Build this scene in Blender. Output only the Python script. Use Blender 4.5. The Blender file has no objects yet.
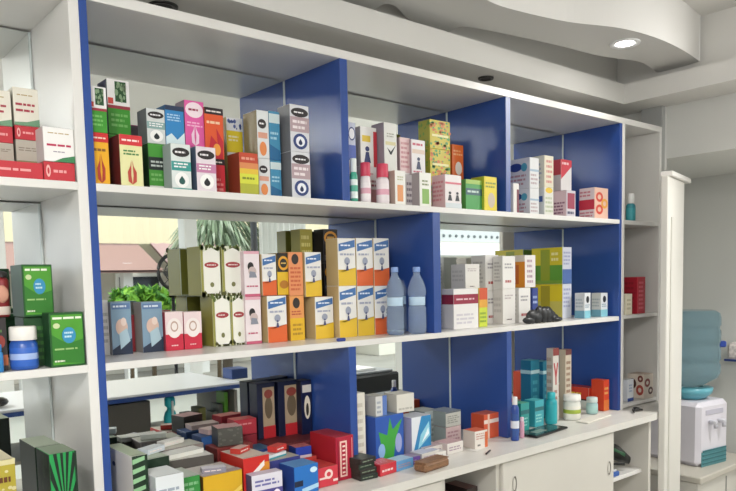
import bpy, bmesh, math, random
from mathutils import Vector, Matrix
random.seed(7)
D = bpy.data; SC = bpy.context.scene; COL = SC.collection

# ------------------------------------------------------------------ camera
FPX, PPY = 715.85, 340.3
YAW, PIT, ROL = (math.radians(a) for a in (40.08, -4.795, -1.269))
CAM = Vector((0, -1.6, 1.47))
Fv = Vector((math.sin(YAW)*math.cos(PIT), math.cos(YAW)*math.cos(PIT), math.sin(PIT)))
R0 = Vector((math.cos(YAW), -math.sin(YAW), 0)); U0 = R0.cross(Fv)
Rv = math.cos(ROL)*R0 + math.sin(ROL)*U0
Uv = -math.sin(ROL)*R0 + math.cos(ROL)*U0
cam = D.objects.new('camera', D.cameras.new('camera')); COL.objects.link(cam)
m = Matrix((Rv, Uv, -Fv)).transposed().to_4x4(); m.translation = CAM
cam.matrix_world = m
cam.data.sensor_fit = 'HORIZONTAL'; cam.data.sensor_width = 36
cam.data.lens = FPX*36/736; cam.data.shift_y = (PPY-245.5)/736; cam.data.clip_start = .02
SC.camera = cam

def ray(u, v, ax, val):                       # the point of the place seen at a pixel, on a known plane
    d = Fv + Rv*((u-368)/FPX) + Uv*((PPY-v)/FPX)
    t = (val-CAM[ax])/d[ax]; return CAM + d*t
def proj(p):
    v = Vector(p)-CAM; z = v.dot(Fv); return 368+FPX*v.dot(Rv)/z, PPY-FPX*v.dot(Uv)/z
def xat(u, Y, z):
    v = 300
    for _ in range(6):
        p = ray(u, v, 1, Y); v = proj((p.x, Y, z))[1]
    return p.x
def zat(u, v, Y): return ray(u, v, 1, Y).z

# ------------------------------------------------------------------ materials
def lin(c): return tuple(((x/12.92) if x <= .04045 else ((x+.055)/1.055)**2.4) for x in c)
def hexc(h):
    c = [int(h[i:i+2], 16)/255 for i in (0, 2, 4)]; g = sum(c)/3
    return lin(tuple(g+(x-g)*.93 for x in c))
MC = {}
def mat(key, rough=.45, metal=0, noise=0, scale=8, spec=.5, stretch=None):
    k = (key, rough, metal, noise)
    if k in MC: return MC[k]
    m = D.materials.new('m_'+key); m.use_nodes = True; nt = m.node_tree; b = nt.nodes['Principled BSDF']
    c = hexc(key)
    b.inputs['Base Color'].default_value = (*c, 1); b.inputs['Roughness'].default_value = rough
    b.inputs['Metallic'].default_value = metal; b.inputs['Specular IOR Level'].default_value = spec
    if noise:
        tc = nt.nodes.new('ShaderNodeTexCoord'); n = nt.nodes.new('ShaderNodeTexNoise'); r = nt.nodes.new('ShaderNodeValToRGB')
        n.inputs['Scale'].default_value = scale; n.inputs['Detail'].default_value = 5
        mp = nt.nodes.new('ShaderNodeMapping')
        if stretch: mp.inputs['Scale'].default_value = stretch
        nt.links.new(tc.outputs['Object'], mp.inputs[0]); nt.links.new(mp.outputs[0], n.inputs['Vector']); nt.links.new(n.outputs['Fac'], r.inputs[0])
        r.color_ramp.elements[0].position = .3; r.color_ramp.elements[1].position = .7
        r.color_ramp.elements[0].color = (*[x*(1-noise) for x in c], 1); r.color_ramp.elements[1].color = (*[min(1, x*(1+noise)) for x in c], 1)
        nt.links.new(r.outputs[0], b.inputs['Base Color'])
    MC[k] = m; return m
def glass(key, rough=.02, ior=1.45, name='glass', alpha=None, tr=1):
    m = D.materials.new(name); m.use_nodes = True; b = m.node_tree.nodes['Principled BSDF']
    b.inputs['Base Color'].default_value = (*hexc(key), 1); b.inputs['Roughness'].default_value = rough
    b.inputs['IOR'].default_value = ior; b.inputs['Transmission Weight'].default_value = tr
    if alpha: b.inputs['Alpha'].default_value = alpha
    return m
WHITE = mat('e2e0dc', .28, noise=.02, scale=3)
WHITE.node_tree.nodes['Principled BSDF'].inputs['Specular IOR Level'].default_value = .6
EDGE = mat('ebe8e2', .45)
BLUE = mat('284b98', .3, noise=.04, scale=6)
WALL = mat('d5d4d0', .8, noise=.02, scale=2)
CEIL = mat('e2e0db', .85, noise=.02, scale=2)
MIRR = D.materials.new('mirror'); MIRR.use_nodes = True
_b = MIRR.node_tree.nodes['Principled BSDF']; _b.inputs['Metallic'].default_value = 1
_b.inputs['Base Color'].default_value = (.80, .84, .83, 1); _b.inputs['Roughness'].default_value = .012

# ------------------------------------------------------------------ mesh helpers
class MB:
    def __init__(s): s.v = []; s.f = []; s.m = []; s.mats = []; s.sm = []
    def mi(s, m):
        if m not in s.mats: s.mats.append(m)
        return s.mats.index(m)
    def poly(s, pts, m, smooth=False):
        n = len(s.v); s.v += [tuple(p) for p in pts]; s.f.append(tuple(range(n, n+len(pts)))); s.m.append(s.mi(m)); s.sm.append(smooth)
    def add(s, bm, m, smooth=False, M=None):
        n = len(s.v); bm.verts.index_update()
        for v in bm.verts: s.v.append(tuple(M @ v.co if M else v.co))
        k = s.mi(m)
        for f in bm.faces: s.f.append(tuple(n+v.index for v in f.verts)); s.m.append(k); s.sm.append(smooth)
        bm.free()
    def box(s, x0, y0, z0, x1, y1, z1, m, bev=.001, M=None):
        bm = bmesh.new(); bmesh.ops.create_cube(bm, size=1)
        for v in bm.verts: v.co = Vector(((x0+x1)/2+v.co.x*(x1-x0), (y0+y1)/2+v.co.y*(y1-y0), (z0+z1)/2+v.co.z*(z1-z0)))
        if bev: bmesh.ops.bevel(bm, geom=list(bm.edges), offset=min(bev, .3*min(x1-x0, y1-y0, z1-z0)), segments=1, affect='EDGES')
        s.add(bm, m, M=M)
    def lathe(s, prof, m, c=(0, 0, 0), seg=24, M=None, ax='z'):
        bm = bmesh.new(); rings = []
        for r, z in prof:
            if r < 1e-6: rings.append([bm.verts.new((0, 0, z))])
            else: rings.append([bm.verts.new((r*math.cos(2*math.pi*i/seg), r*math.sin(2*math.pi*i/seg), z)) for i in range(seg)])
        for a, b in zip(rings, rings[1:]):
            for i in range(seg):
                j = (i+1) % seg
                q = [a[i % len(a)], a[j % len(a)], b[j % len(b)], b[i % len(b)]]
                q = [x for k, x in enumerate(q) if x not in q[:k]]
                if len(q) > 2: bm.faces.new(q)
        if ax == 'y': bmesh.ops.rotate(bm, verts=bm.verts, matrix=Matrix.Rotation(math.pi/2, 3, 'X'))
        if ax == 'x': bmesh.ops.rotate(bm, verts=bm.verts, matrix=Matrix.Rotation(math.pi/2, 3, 'Y'))
        bmesh.ops.translate(bm, verts=bm.verts, vec=c)
        s.add(bm, m, True, M)
    def tube(s, pts, r, m, seg=8):
        pts = [Vector(p) for p in pts]; bm = bmesh.new(); rings = []
        for i, p in enumerate(pts):
            t = (pts[min(i+1, len(pts)-1)]-pts[max(i-1, 0)]).normalized()
            a = t.cross(Vector((0, 0, 1))); a = a if a.length > .1 else t.cross(Vector((1, 0, 0))); a.normalize(); b = t.cross(a)
            rr = r[i] if isinstance(r, (list, tuple)) else r
            rings.append([bm.verts.new(p+a*rr*math.cos(2*math.pi*k/seg)+b*rr*math.sin(2*math.pi*k/seg)) for k in range(seg)])
        for a, b in zip(rings, rings[1:]):
            for k in range(seg): bm.faces.new((a[k], a[(k+1) % seg], b[(k+1) % seg], b[k]))
        bm.faces.new(rings[0][::-1]); bm.faces.new(rings[-1])
        s.add(bm, m, True)
    def prism(s, pts, z0, z1, m, mt=None):      # outline in x,y
        n = len(pts)
        s.poly([(x, y, z0) for x, y in pts][::-1], mt or m); s.poly([(x, y, z1) for x, y in pts], m)
        for i in range(n):
            a, b = pts[i], pts[(i+1) % n]; s.poly([(a[0], a[1], z0), (b[0], b[1], z0), (b[0], b[1], z1), (a[0], a[1], z1)], m)
    def ball(s, c, r, m, sc=(1, 1, 1)):
        bm = bmesh.new(); bmesh.ops.create_icosphere(bm, subdivisions=2, radius=r)
        for v in bm.verts: v.co = Vector((v.co.x*sc[0]+c[0], v.co.y*sc[1]+c[1], v.co.z*sc[2]+c[2]))
        s.add(bm, m, True)
    def build(s, name, parent=None, loc=None, rz=0, **kw):
        me = D.meshes.new(name); me.from_pydata(s.v, [], s.f)
        for x in s.mats: me.materials.append(x)
        me.polygons.foreach_set('material_index', s.m); me.polygons.foreach_set('use_smooth', s.sm); me.update()
        bm = bmesh.new(); bm.from_mesh(me)
        if not kw.pop('keepn', False): pass
        bm.to_mesh(me); bm.free()
        o = D.objects.new(name, me); COL.objects.link(o)
        if parent: o.parent = parent
        if loc: o.location = loc
        o.rotation_euler.z = rz
        tag(o, **kw); return o
def tag(o, label=None, cat=None, group=None, kind=None):
    if label: o['label'] = label
    if cat: o['category'] = cat
    if group: o['group'] = group
    if kind: o['kind'] = kind
def empty(name, loc=(0, 0, 0), rz=0, **kw):
    o = D.objects.new(name, None); COL.objects.link(o); o.location = loc; o.rotation_euler.z = rz; o.empty_display_size = .05; tag(o, **kw); return o
def bx(name, b, m, parent=None, bev=.001, **kw):
    q = MB(); q.box(*b, m, bev); return q.build(name, parent, **kw)

# ------------------------------------------------------------------ measures of the shelving
XL0, XLW, XL = .537, .559, .5765
D1a, D1b, D2a, D2b, Ma, Mb, XR, XRw, XE = 1.2658, 1.2925, 1.9834, 2.0093, 1.6234, 1.656, 2.7125, 2.750, 3.05
S1, S1b, S2, S2b, CT, TB, TT = 1.6956, 1.678, 1.2975, 1.280, .9009, 2.0847, 2.108
YM = .2723
WY = .30

# ------------------------------------------------------------------ the setting
def struct(name, b, m, bev=0): return bx(name, b, m, bev=bev, kind='structure')
tile = mat('b9b3a8', .35, noise=.08, scale=4)
struct('floor', (-2.2, -4.6, -.06, 6.6, .6, 0), tile)
struct('wall_back', (-2.2, WY, 0, 3.9, .42, 2.75), WALL)
struct('ceiling', (-2.2, -4.6, 2.5, 6.6, .6, 2.6), CEIL)
struct('wall_left', (-2.3, -4.6, 0, -2.2, .42, 2.6), WALL)
SZ = 2.2
q = MB(); q.box(-2.2, .085, SZ, 3.46, WY, 2.282, CEIL, 0); q.box(-2.2, .17, 2.282, 3.46, WY, 2.5, CEIL, 0)
q.build('trim_1', kind='structure')
q = MB(); q.box(2.885, -.62, SZ, 3.46, .085, 2.282, CEIL, 0); q.box(2.97, -.62, 2.282, 3.46, .17, 2.5, CEIL, 0)
q.build('trim_2', kind='structure')
# right wall: lintel over a shallow alcove where the water cooler stands
struct('wall_right', (3.85, -.62, 0, 3.95, .30, 2.6), mat('ccccc6', .8, noise=.02, scale=2))
struct('trim_3', (3.09, -.62, 1.975, 3.85, .30, 2.2), mat('d8d8d3', .8))
ldx, ldy = 3.065-2.80, -.096+.16; LL = math.hypot(ldx, ldy)
t = empty('door_leaf', (2.80, -.16, 0), math.atan2(ldy, ldx), label='tall white open door leaf at the right end of the counter', cat='door')
bx('leaf_panel', (0, 0, .01, LL, .028, 1.86), mat('e0ddd5', .45), t, .003); bx('leaf_cap', (.02, -.012, 1.861, LL+.07, .036, 1.882), EDGE, t, .003)
bx('leaf_moulding', (.05, -.004, .2, .07, -.0002, 1.7), mat('d4d1c8', .5), t, .001)
q = MB(); q.box(3.052, .0, 1.9, 3.078, .1, 2.2, mat('a9aaa8', .5), .002); q.box(3.078, .0, 1.925, 3.10, .1, 2.2, mat('d9d9d6', .5), .002)
q.build('trim_5', kind='structure')
# outer wall beyond the alcove towards the corner of the shop front
# shop front header and columns
struct('wall_front', (-2.2, -4.7, 2.2, 6.7, -4.55, 2.6), WALL)
struct('trim_7', (6.55, -4.6, 2.2, 6.7, .6, 2.6), WALL)
for i, (x, y) in enumerate(((-.9, -4.65), (1.55, -4.65), (3.35, -4.65), (6.6, -4.65))):
    struct('trim_%d' % (8+i), (x-.07, y-.07, 0, x+.07, y+.07, 2.2), mat('e6e6e2', .6), .004)

# wavy hanging ceiling panel
def spline(P, n=8):
    out = []
    for i in range(len(P)-1):
        p0, p1, p2, p3 = P[max(i-1, 0)], P[i], P[i+1], P[min(i+2, len(P)-1)]
        for k in range(n):
            t = k/n
            out.append(tuple(.5*((2*p1[j])+(-p0[j]+p2[j])*t+(2*p0[j]-5*p1[j]+4*p2[j]-p3[j])*t*t+(-p0[j]+3*p1[j]-3*p2[j]+p3[j])*t**3) for j in (0, 1)))
    return out+[tuple(P[-1])]
PZ = 2.32
near = spline([(.2, -.50), (.8, -.36), (1.3, -.24), (1.6, -.15), (1.765, -.106), (1.901, -.106), (2.127, -.146), (2.328, -.219), (2.529, -.245), (2.75, -.235), (2.947, -.206)])
_f = [ray(u, v, 2, PZ) for u, v in ((700, 61), (685, 66), (665, 71), (657, 72), (648, 66), (636, 61), (600, 56), (560, 46), (520, 37), (480, 29), (460, 27), (446, 33), (430, 36), (412, 33), (403, 23), (396, 7), (385, 4), (372, 11), (358, 16), (344, 14), (336, 3))]
far = spline([(p.x, min(p.y, .16)) for p in _f]+[(1.3, .0), (1.1, .06), (.7, .0), (.2, .05)])
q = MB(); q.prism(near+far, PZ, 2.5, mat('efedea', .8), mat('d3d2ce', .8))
o = q.build('ceiling_panel', label='white wavy dropped panel hanging under the ceiling with one lit spotlight', cat='ceiling panel')
# lights in the ceiling
def spot_lamp(x, y, z, on, label, r=.05):
    t = empty('recessed_downlight', (x, y, z), label=label, cat='ceiling light', group=None)
    q = MB(); q.lathe([(r*.78, .012), (r*.8, -.001), (r*1.25, -.004), (r*1.3, 0), (r*1.3, .003)], mat('f0f0f0' if on else '1a1816', .4), seg=32); q.build('trim_ring', t)
    q = MB()
    if on:
        e = D.materials.new('lamp_glow'); e.use_nodes = True; b = e.node_tree.nodes['Principled BSDF']
        b.inputs['Emission Color'].default_value = (1, .98, .95, 1); b.inputs['Emission Strength'].default_value = 9
    else: e = mat('080808', .6)
    q.lathe([(0, -.0005), (r*.8, -.0005)], e, seg=32); q.build('lamp_lens', t)
p = ray(625, 43, 2, PZ); spot_lamp(p.x, p.y, PZ-.002, True, 'round white recessed spotlight, lit, in the wavy ceiling panel', .042)
p = ray(163, 6, 2, SZ); spot_lamp(p.x, max(p.y, .16), SZ-.002, False, 'dark unlit round spotlight above the left end of the blue shelving', .03)
p = ray(475, 81, 2, SZ); spot_lamp(p.x, .17, SZ-.002, False, 'dark unlit round spotlight above the blue divider in the middle', .022)

# ------------------------------------------------------------------ shelving units
def mirror(x0, z0, x1, z1, parent):
    o = bx('mirror_panel', (x0, YM, z0, x1, YM+.005, z1), MIRR, parent, 0, label='mirrored back panel')
    bx('polished_edge', (x1-.0055, YM-.004, z0, x1-.0005, YM+.004, z1), mat('c9d2d0', .2), o, .0005)
U = empty('wall_shelving', (XL, 0, CT), label='long white shelving unit with blue dividers and mirrored back behind the medicines', cat='shelves')
def ub(name, b, m, bev=.001, P=None, **kw):
    P = P or U; l = P.location; return bx(name, (b[0]-l.x, b[1]-l.y, b[2]-l.z, b[3]-l.x, b[4]-l.y, b[5]-l.z), m, P, bev, **kw)
def um(x0, z0, x1, z1, P=None):
    P = P or U; l = P.location; z1 -= .0035
    o = ub('mirror_panel', (x0, YM, z0, x1, YM+.005, z1), MIRR, 0, P, label='mirrored back panel')
    ub('polished_edge', (x1-.0055, YM-.003, z0, x1-.0005, YM+.0045, z1), mat('c9d2d0', .2), .0005, P).parent = o
ub('top_board', (XL0, 0, TB, XE, YM+.02, TT), WHITE)
ub('shelf_board', (XL, 0, S1b, XR, YM, S1), WHITE); ub('shelf_board', (XL, 0, S2b, XR, YM, S2), WHITE)
ub('divider', (XLW, 0, CT, XL, YM, TB), BLUE, label='blue left end panel')
ub('divider', (D1a, 0, S1, D1b, YM, TB), BLUE, label='blue divider'); ub('divider', (D2a, 0, S1, D2b, YM, TB), BLUE, label='blue divider')
ub('divider', (Ma, 0, S2, Mb, YM, S1b), BLUE, label='blue divider')
ub('divider', (D1a+.008, 0, CT, D1b+.008, YM, S2b), BLUE, label='blue divider'); ub('divider', (D2a, 0, CT, D2b, YM, S2b), BLUE, label='blue divider')
ub('divider', (XR, .001, CT, XR+.017, YM, TB), BLUE, label='blue right end panel')
for z0, z1, xs in ((S1, TB, (XL, D1a, D1b, D2a, D2b, XR)), (S2, S1b, (XL, Ma, Mb, XR)), (CT, S2b, (XL, D1a+.008, D1b+.008, D2a, D2b, XR))):
    for i in range(0, len(xs), 2): um(xs[i]+.0005, z0+.0005, xs[i+1]-.0005, z1-.0005)
UL = empty('shelf_cabinet', (XL0, 0, CT), label='white shelf cabinet on the far left holding the green cartons', cat='shelves')
ub('side_panel', (XL0, 0, CT, XLW, YM, TB), WHITE, P=UL)
for z0, z1 in ((S1b, S1), (S2b, S2)): ub('shelf_board', (-.6, 0, z0, XL0, YM, z1), WHITE, P=UL)
ub('top_board', (-.6, 0, TB, XL0, YM+.02, TT), WHITE, P=UL)
ub('side_panel', (-.63, 0, CT, -.6, YM, TT), WHITE, P=UL)
for z0, z1 in ((S1, TB), (S2, S1b), (CT, S2b)): um(-.599, z0+.0005, XL0-.0005, z1-.0005, UL)
UR = empty('shelf_cabinet', (XRw, 0, CT), label='narrow white shelf column at the right end of the blue shelving', cat='shelves')
ub('side_panel', (XR+.0175, 0, CT, XRw, YM, TB), WHITE, P=UR); ub('side_panel', (XE-.018, 0, CT, XE, YM, TB), WHITE, P=UR)
for z0, z1 in ((S1b, S1), (S2b+.004, S2+.002), (CT+.005, CT+.02)): ub('shelf_board', (XRw, .002, z0, XE-.018, YM, z1), WHITE, P=UR)
ub('back_board', (XRw, YM-.002, CT+.02, XE-.018, YM+.01, TB), mat('b9b2a6', .6), P=UR)
# counter slab and cupboards under it
CY = -.142
wt = mat('dcd9d2', .35, noise=.05, scale=5, stretch=(1, 6, 6))
q = MB(); q.prism([(-.7, CY), (2.762, CY), (XE, -.03), (XE, WY), (-.7, WY)], .874, CT-.0005, wt); q.build('counter_top', label='long white counter slab running under the blue shelving', cat='countertop')
def xc(u): return xat(u, CY+.02, .8)
cy = CY+.022; T = .018
gb = empty('base_cabinet', (0, cy, 0), label='white base cabinet with sliding doors and open bays under the counter slab', cat='cabinet')
def gbx(n, b, m=WHITE, bev=.001, P=None, **k): return bx(n, (b[0], b[1]-cy, b[2], b[3], b[4]-cy, b[5]), m, P or gb, bev, **k)
XB = 2.762; xs = [xc(443), xc(498.5), xc(612), XB-.03]
gbx('bottom_board', (-.7, cy, .08, XB-.01, .28, .10)); gbx('plinth', (-.7, cy+.03, 0, XB-.01, .26, .08), mat('55514c', .6))
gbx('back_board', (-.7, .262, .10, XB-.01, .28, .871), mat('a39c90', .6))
for x in (-.7, .3, xs[0]-.006, xs[1]-T/2, xs[2]-.002, XB-.02): gbx('upright_panel', (x, cy, .10, x+T, .262, .871), mat('d3cfc6', .4))
dm = mat('d5d1c8', .35, noise=.02, scale=3)
door = gbx('door', (xs[1]+.012, cy-.012, .11, xs[2]-.006, cy+.004, .868), dm, .002)
def grip(u):
    x = xat(u, cy-.012, .75); z = zat(u, 484 if u < 560 else 468, cy-.012); q = MB()
    q.lathe([(.001, 0), (.012, -.001), (.016, .0015), (.018, .004)], mat('8f8b85', .3, .7), c=(0, 0, 0), ax='y', seg=20)
    o = q.build('door_pull', door, (x, cy-.012-cy, z)); o.scale = (.55, .6, 1.5)
grip(514.5); grip(609)
gbx('door', (.32, cy-.012, .11, xs[0]-.012, cy+.004, .868), dm, .002)
zn = zat(632, 468, cy+.06)
ns = gbx('niche_shelf', (xs[2]+T, cy+.03, zn-.016, XB-.02, .262, zn))
gbx('niche_shelf', (xs[0]+T, cy+.03, .70, xs[1]-T/2, .262, .716), mat('6b5a50', .5))

# ------------------------------------------------------------------ printed cartons
def face_pts(face, w, d, h, off):
    if face == 'F': return lambda u, v: (u*w, -off, v*h)
    if face == 'L': return lambda u, v: (-off, (1-u)*d, v*h)
    if face == 'T': return lambda u, v: (u*w, v*d, h+off)
    if face == 'R': return lambda u, v: (w+off, u*d, v*h)
    return lambda u, v: ((1-u)*w, d+off, v*h)
def quadf(q, P, u0, v0, u1, v1, m): q.poly([P(u0, v0), P(u1, v0), P(u1, v1), P(u0, v1)], m)
def ellf(q, P, cu, cv, ru, rv, m, n=18): q.poly([P(cu+ru*math.cos(2*math.pi*i/n), cv+rv*math.sin(2*math.pi*i/n)) for i in range(n)], m)
def words(q, P, u0, v0, u1, v1, n, m, rng):
    hh = (v1-v0)/n
    for i in range(n):
        b = v0+hh*i+hh*.25; u = u0; e = u1-rng.random()*.25*(u1-u0)
        while u < e-.02:
            L = min((u1-u0)*(.12+.25*rng.random()), e-u); quadf(q, P, u, b, u+L, b+hh*.5, m); u += L+(u1-u0)*.05
def art(q, w, d, h, spec, seed=0):
    rng = random.Random(seed)
    k = 0
    for it in spec:
        k += 1; off = .00025*k+.0001; f, kind = it[0], it[1]; P = face_pts(f, w, d, h, off); a = it[2:]
        c = mat(a[-1], .4)
        if kind == 'r': quadf(q, P, *a[:4], c)
        elif kind == 'e': ellf(q, P, *a[:4], c)
        elif kind == 'w': words(q, P, a[0], a[1], a[2], a[3], a[4], c, rng)
        elif kind == 'p': q.poly([P(u, v) for u, v in a[0]], c)
        elif kind == 'drop':
            cu, cv, ru, rv = a[:4]
            q.poly([P(cu+ru*math.sin(t)*(1 if t < 9 else 1), cv-rv*math.cos(t)) for t in [x*math.pi/6 for x in range(-4, 5)]]+[P(cu, cv+rv*1.7)], c)
        elif kind == 'dots':
            for _ in range(a[4]):
                x, y = a[0]+rng.random()*(a[2]-a[0]), a[1]+rng.random()*(a[3]-a[1]); r = .03+.035*rng.random(); ellf(q, P, x, y, r*1.4, r, c, 7)
        elif kind == 'rays':
            cu, cv, n = a[0], a[1], a[2]
            for i in range(n):
                t0 = 2*math.pi*i/n; t1 = t0+math.pi/n
                def edge(t):
                    du, dv = math.cos(t), math.sin(t); s = min([(1-cu)/du if du > 1e-6 else 9, -cu/du if du < -1e-6 else 9, (1-cv)/dv if dv > 1e-6 else 9, -cv/dv if dv < -1e-6 else 9])
                    return (cu+du*s, cv+dv*s)
                A, B = edge(t0), edge(t1); r = .22
                q.poly([P(cu+(A[0]-cu)*r, cv+(A[1]-cv)*r), P(*A), P(*B), P(cu+(B[0]-cu)*r, cv+(B[1]-cv)*r)], c)
        elif kind == 'curl':
            cu, cv, s = a[0], a[1], a[2]
            for sg in (-1, 1):
                q.poly([P(cu, cv-s*.3), P(cu+sg*s*.9, cv+s*.0), P(cu+sg*s, cv+s*.9), P(cu+sg*s*.35, cv+s*1.5), P(cu+sg*s*.1, cv+s*2.1), P(cu+sg*s*.25, cv+s*.6)], c)
        elif kind == 'man':
            cu, cv, s = a[0], a[1], a[2]
            ellf(q, P, cu, cv+s*.75, s*.5, s*.25, c, 10); q.poly([P(cu-s*.8, cv-s*.6), P(cu+s*.8, cv-s*.6), P(cu+s*.35, cv+s*.45), P(cu-s*.35, cv+s*.45)], c)
        elif kind == 'ring':
            cu, cv, ru, rv, th = a[:5]; n = 20
            for i in range(n):
                t0, t1 = 2*math.pi*i/n, 2*math.pi*(i+1)/n
                q.poly([P(cu+ru*math.cos(t0), cv+rv*math.sin(t0)), P(cu+ru*math.cos(t1), cv+rv*math.sin(t1)), P(cu+ru*th*math.cos(t1), cv+rv*th*math.sin(t1)), P(cu+ru*th*math.cos(t0), cv+rv*th*math.sin(t0))], c)
def carton_mesh(w, d, h, base, spec, side=None, top=None, seed=0):
    q = MB(); b = mat(base, .42); q.box(0, 0, 0, w, d, h, b, .0008)
    P = face_pts('T', w, d, h, .00012)
    if top: quadf(q, P, .01, .01, .99, .99, mat(top, .42))
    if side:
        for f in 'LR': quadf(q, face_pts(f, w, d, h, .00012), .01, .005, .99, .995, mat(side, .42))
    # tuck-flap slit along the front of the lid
    quadf(q, face_pts('T', w, d, h, .0003), .04, .05, .96, .065, mat('6d6a66', .6))
    quadf(q, face_pts('B', w, d, h, .00012), .03, .02, .97, .98, mat(side or base, .42))
    art(q, w, d, h, spec, seed); return q
NC = [0]
def carton(x, y, z, w, d, h, base, spec, label, group=None, rot=0, side=None, top=None, name='medicine_carton', cat='carton'):
    NC[0] += 1
    q = carton_mesh(w, d, h, base, spec, side, top, NC[0])
    return q.build(name, None, (x, y, z), math.radians(rot), label=label, cat=cat, group=group)
def col(xl, xr, Y, d, z, items, group, rot=0, gap=.0006):
    """A pile of cartons; xl, xr: edges of the front faces; items bottom to top: (pixel of the top edge, design, label)."""
    x0 = xat(xl, Y, z); x1 = xat(xr, Y, z)
    w = x1-x0
    if rot: w = w/math.cos(math.radians(rot))*.98
    out = []
    for ytop, ds, label in items:
        h = zat(xl, ytop, Y)-z
        base, spec, side, top = (list(ds)+[None, None])[:4]
        out.append(carton(x0, Y, z+.0004, w, d, h-gap, base, spec, label, group, rot, side, top)); z += h
    return out

# designs -------------------------------------------------------------
def logo_drop(bg, strip, dc): return (bg, [('F', 'r', 0, .42, 1, .62, strip), ('F', 'e', .5, .82, .44, .1, '2b2528'), ('F', 'w', .2, .78, .8, .86, 1, 'e9e6ea'), ('F', 'w', .12, .47, .9, .6, 2, 'f2f2f2'), ('F', 'e', .5, .22, .36, .17, 'f4f4f2'), ('F', 'drop', .5, .19, .16, .07, dc)])
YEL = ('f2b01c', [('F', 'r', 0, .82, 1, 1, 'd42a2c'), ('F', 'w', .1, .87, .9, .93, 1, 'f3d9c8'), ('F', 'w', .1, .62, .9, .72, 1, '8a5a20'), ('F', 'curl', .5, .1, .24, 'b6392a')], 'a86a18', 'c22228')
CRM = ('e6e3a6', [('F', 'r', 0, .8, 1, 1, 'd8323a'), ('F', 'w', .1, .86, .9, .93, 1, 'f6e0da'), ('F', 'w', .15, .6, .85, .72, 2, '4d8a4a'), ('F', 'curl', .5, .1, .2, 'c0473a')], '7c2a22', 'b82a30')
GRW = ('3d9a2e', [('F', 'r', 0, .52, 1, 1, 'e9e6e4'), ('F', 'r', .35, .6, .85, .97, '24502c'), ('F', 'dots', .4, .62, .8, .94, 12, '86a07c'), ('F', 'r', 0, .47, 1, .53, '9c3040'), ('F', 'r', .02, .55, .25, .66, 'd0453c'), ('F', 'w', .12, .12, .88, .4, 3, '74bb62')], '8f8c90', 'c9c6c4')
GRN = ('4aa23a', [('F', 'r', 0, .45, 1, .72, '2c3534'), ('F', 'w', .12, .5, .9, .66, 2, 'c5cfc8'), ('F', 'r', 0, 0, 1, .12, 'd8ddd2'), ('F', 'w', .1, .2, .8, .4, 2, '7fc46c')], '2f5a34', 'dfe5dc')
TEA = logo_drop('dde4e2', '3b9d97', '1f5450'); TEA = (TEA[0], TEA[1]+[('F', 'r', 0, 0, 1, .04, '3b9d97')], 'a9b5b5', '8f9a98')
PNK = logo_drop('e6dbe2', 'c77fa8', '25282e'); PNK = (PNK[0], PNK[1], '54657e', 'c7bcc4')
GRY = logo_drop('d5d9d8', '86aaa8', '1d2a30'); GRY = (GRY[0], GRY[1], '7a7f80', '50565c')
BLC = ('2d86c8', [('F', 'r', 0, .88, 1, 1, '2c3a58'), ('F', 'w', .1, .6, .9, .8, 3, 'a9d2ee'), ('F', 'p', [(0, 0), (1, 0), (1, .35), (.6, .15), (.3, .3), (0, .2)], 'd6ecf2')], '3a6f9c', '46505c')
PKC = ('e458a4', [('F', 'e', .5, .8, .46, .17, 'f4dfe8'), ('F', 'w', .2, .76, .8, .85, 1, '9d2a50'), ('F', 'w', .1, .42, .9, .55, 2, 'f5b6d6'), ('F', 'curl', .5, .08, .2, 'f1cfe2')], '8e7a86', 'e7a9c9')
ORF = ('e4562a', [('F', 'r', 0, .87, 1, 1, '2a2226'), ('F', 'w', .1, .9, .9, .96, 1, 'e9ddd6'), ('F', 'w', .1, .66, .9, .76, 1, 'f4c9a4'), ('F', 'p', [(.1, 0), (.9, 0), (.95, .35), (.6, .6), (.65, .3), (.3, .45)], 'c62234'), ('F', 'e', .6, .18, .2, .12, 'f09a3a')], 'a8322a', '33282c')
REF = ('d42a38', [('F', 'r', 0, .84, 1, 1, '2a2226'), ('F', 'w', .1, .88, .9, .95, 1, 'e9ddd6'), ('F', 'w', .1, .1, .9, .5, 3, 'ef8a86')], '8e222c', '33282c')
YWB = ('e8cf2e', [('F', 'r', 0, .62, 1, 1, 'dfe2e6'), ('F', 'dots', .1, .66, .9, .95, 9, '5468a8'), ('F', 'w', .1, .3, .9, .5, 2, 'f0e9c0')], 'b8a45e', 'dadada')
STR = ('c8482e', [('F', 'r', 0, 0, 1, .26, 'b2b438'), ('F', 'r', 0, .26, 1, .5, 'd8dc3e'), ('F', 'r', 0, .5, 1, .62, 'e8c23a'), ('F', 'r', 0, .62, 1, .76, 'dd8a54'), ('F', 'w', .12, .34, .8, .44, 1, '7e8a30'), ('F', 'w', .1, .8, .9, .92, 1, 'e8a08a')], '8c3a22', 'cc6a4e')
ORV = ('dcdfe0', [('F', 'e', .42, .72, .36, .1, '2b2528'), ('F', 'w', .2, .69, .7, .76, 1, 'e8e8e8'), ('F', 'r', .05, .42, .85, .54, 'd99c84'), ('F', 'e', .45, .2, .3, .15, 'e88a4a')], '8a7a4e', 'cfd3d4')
BLT = ('3f8fb8', [('F', 'r', 0, .76, 1, .95, 'cfe0e2'), ('F', 'w', .1, .4, .85, .6, 2, 'a5d0e2'), ('F', 'p', [(0, 0), (1, 0), (1, .2), (0, .32)], '23679a')], '2f6f96', 'b9cdd0')
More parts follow.
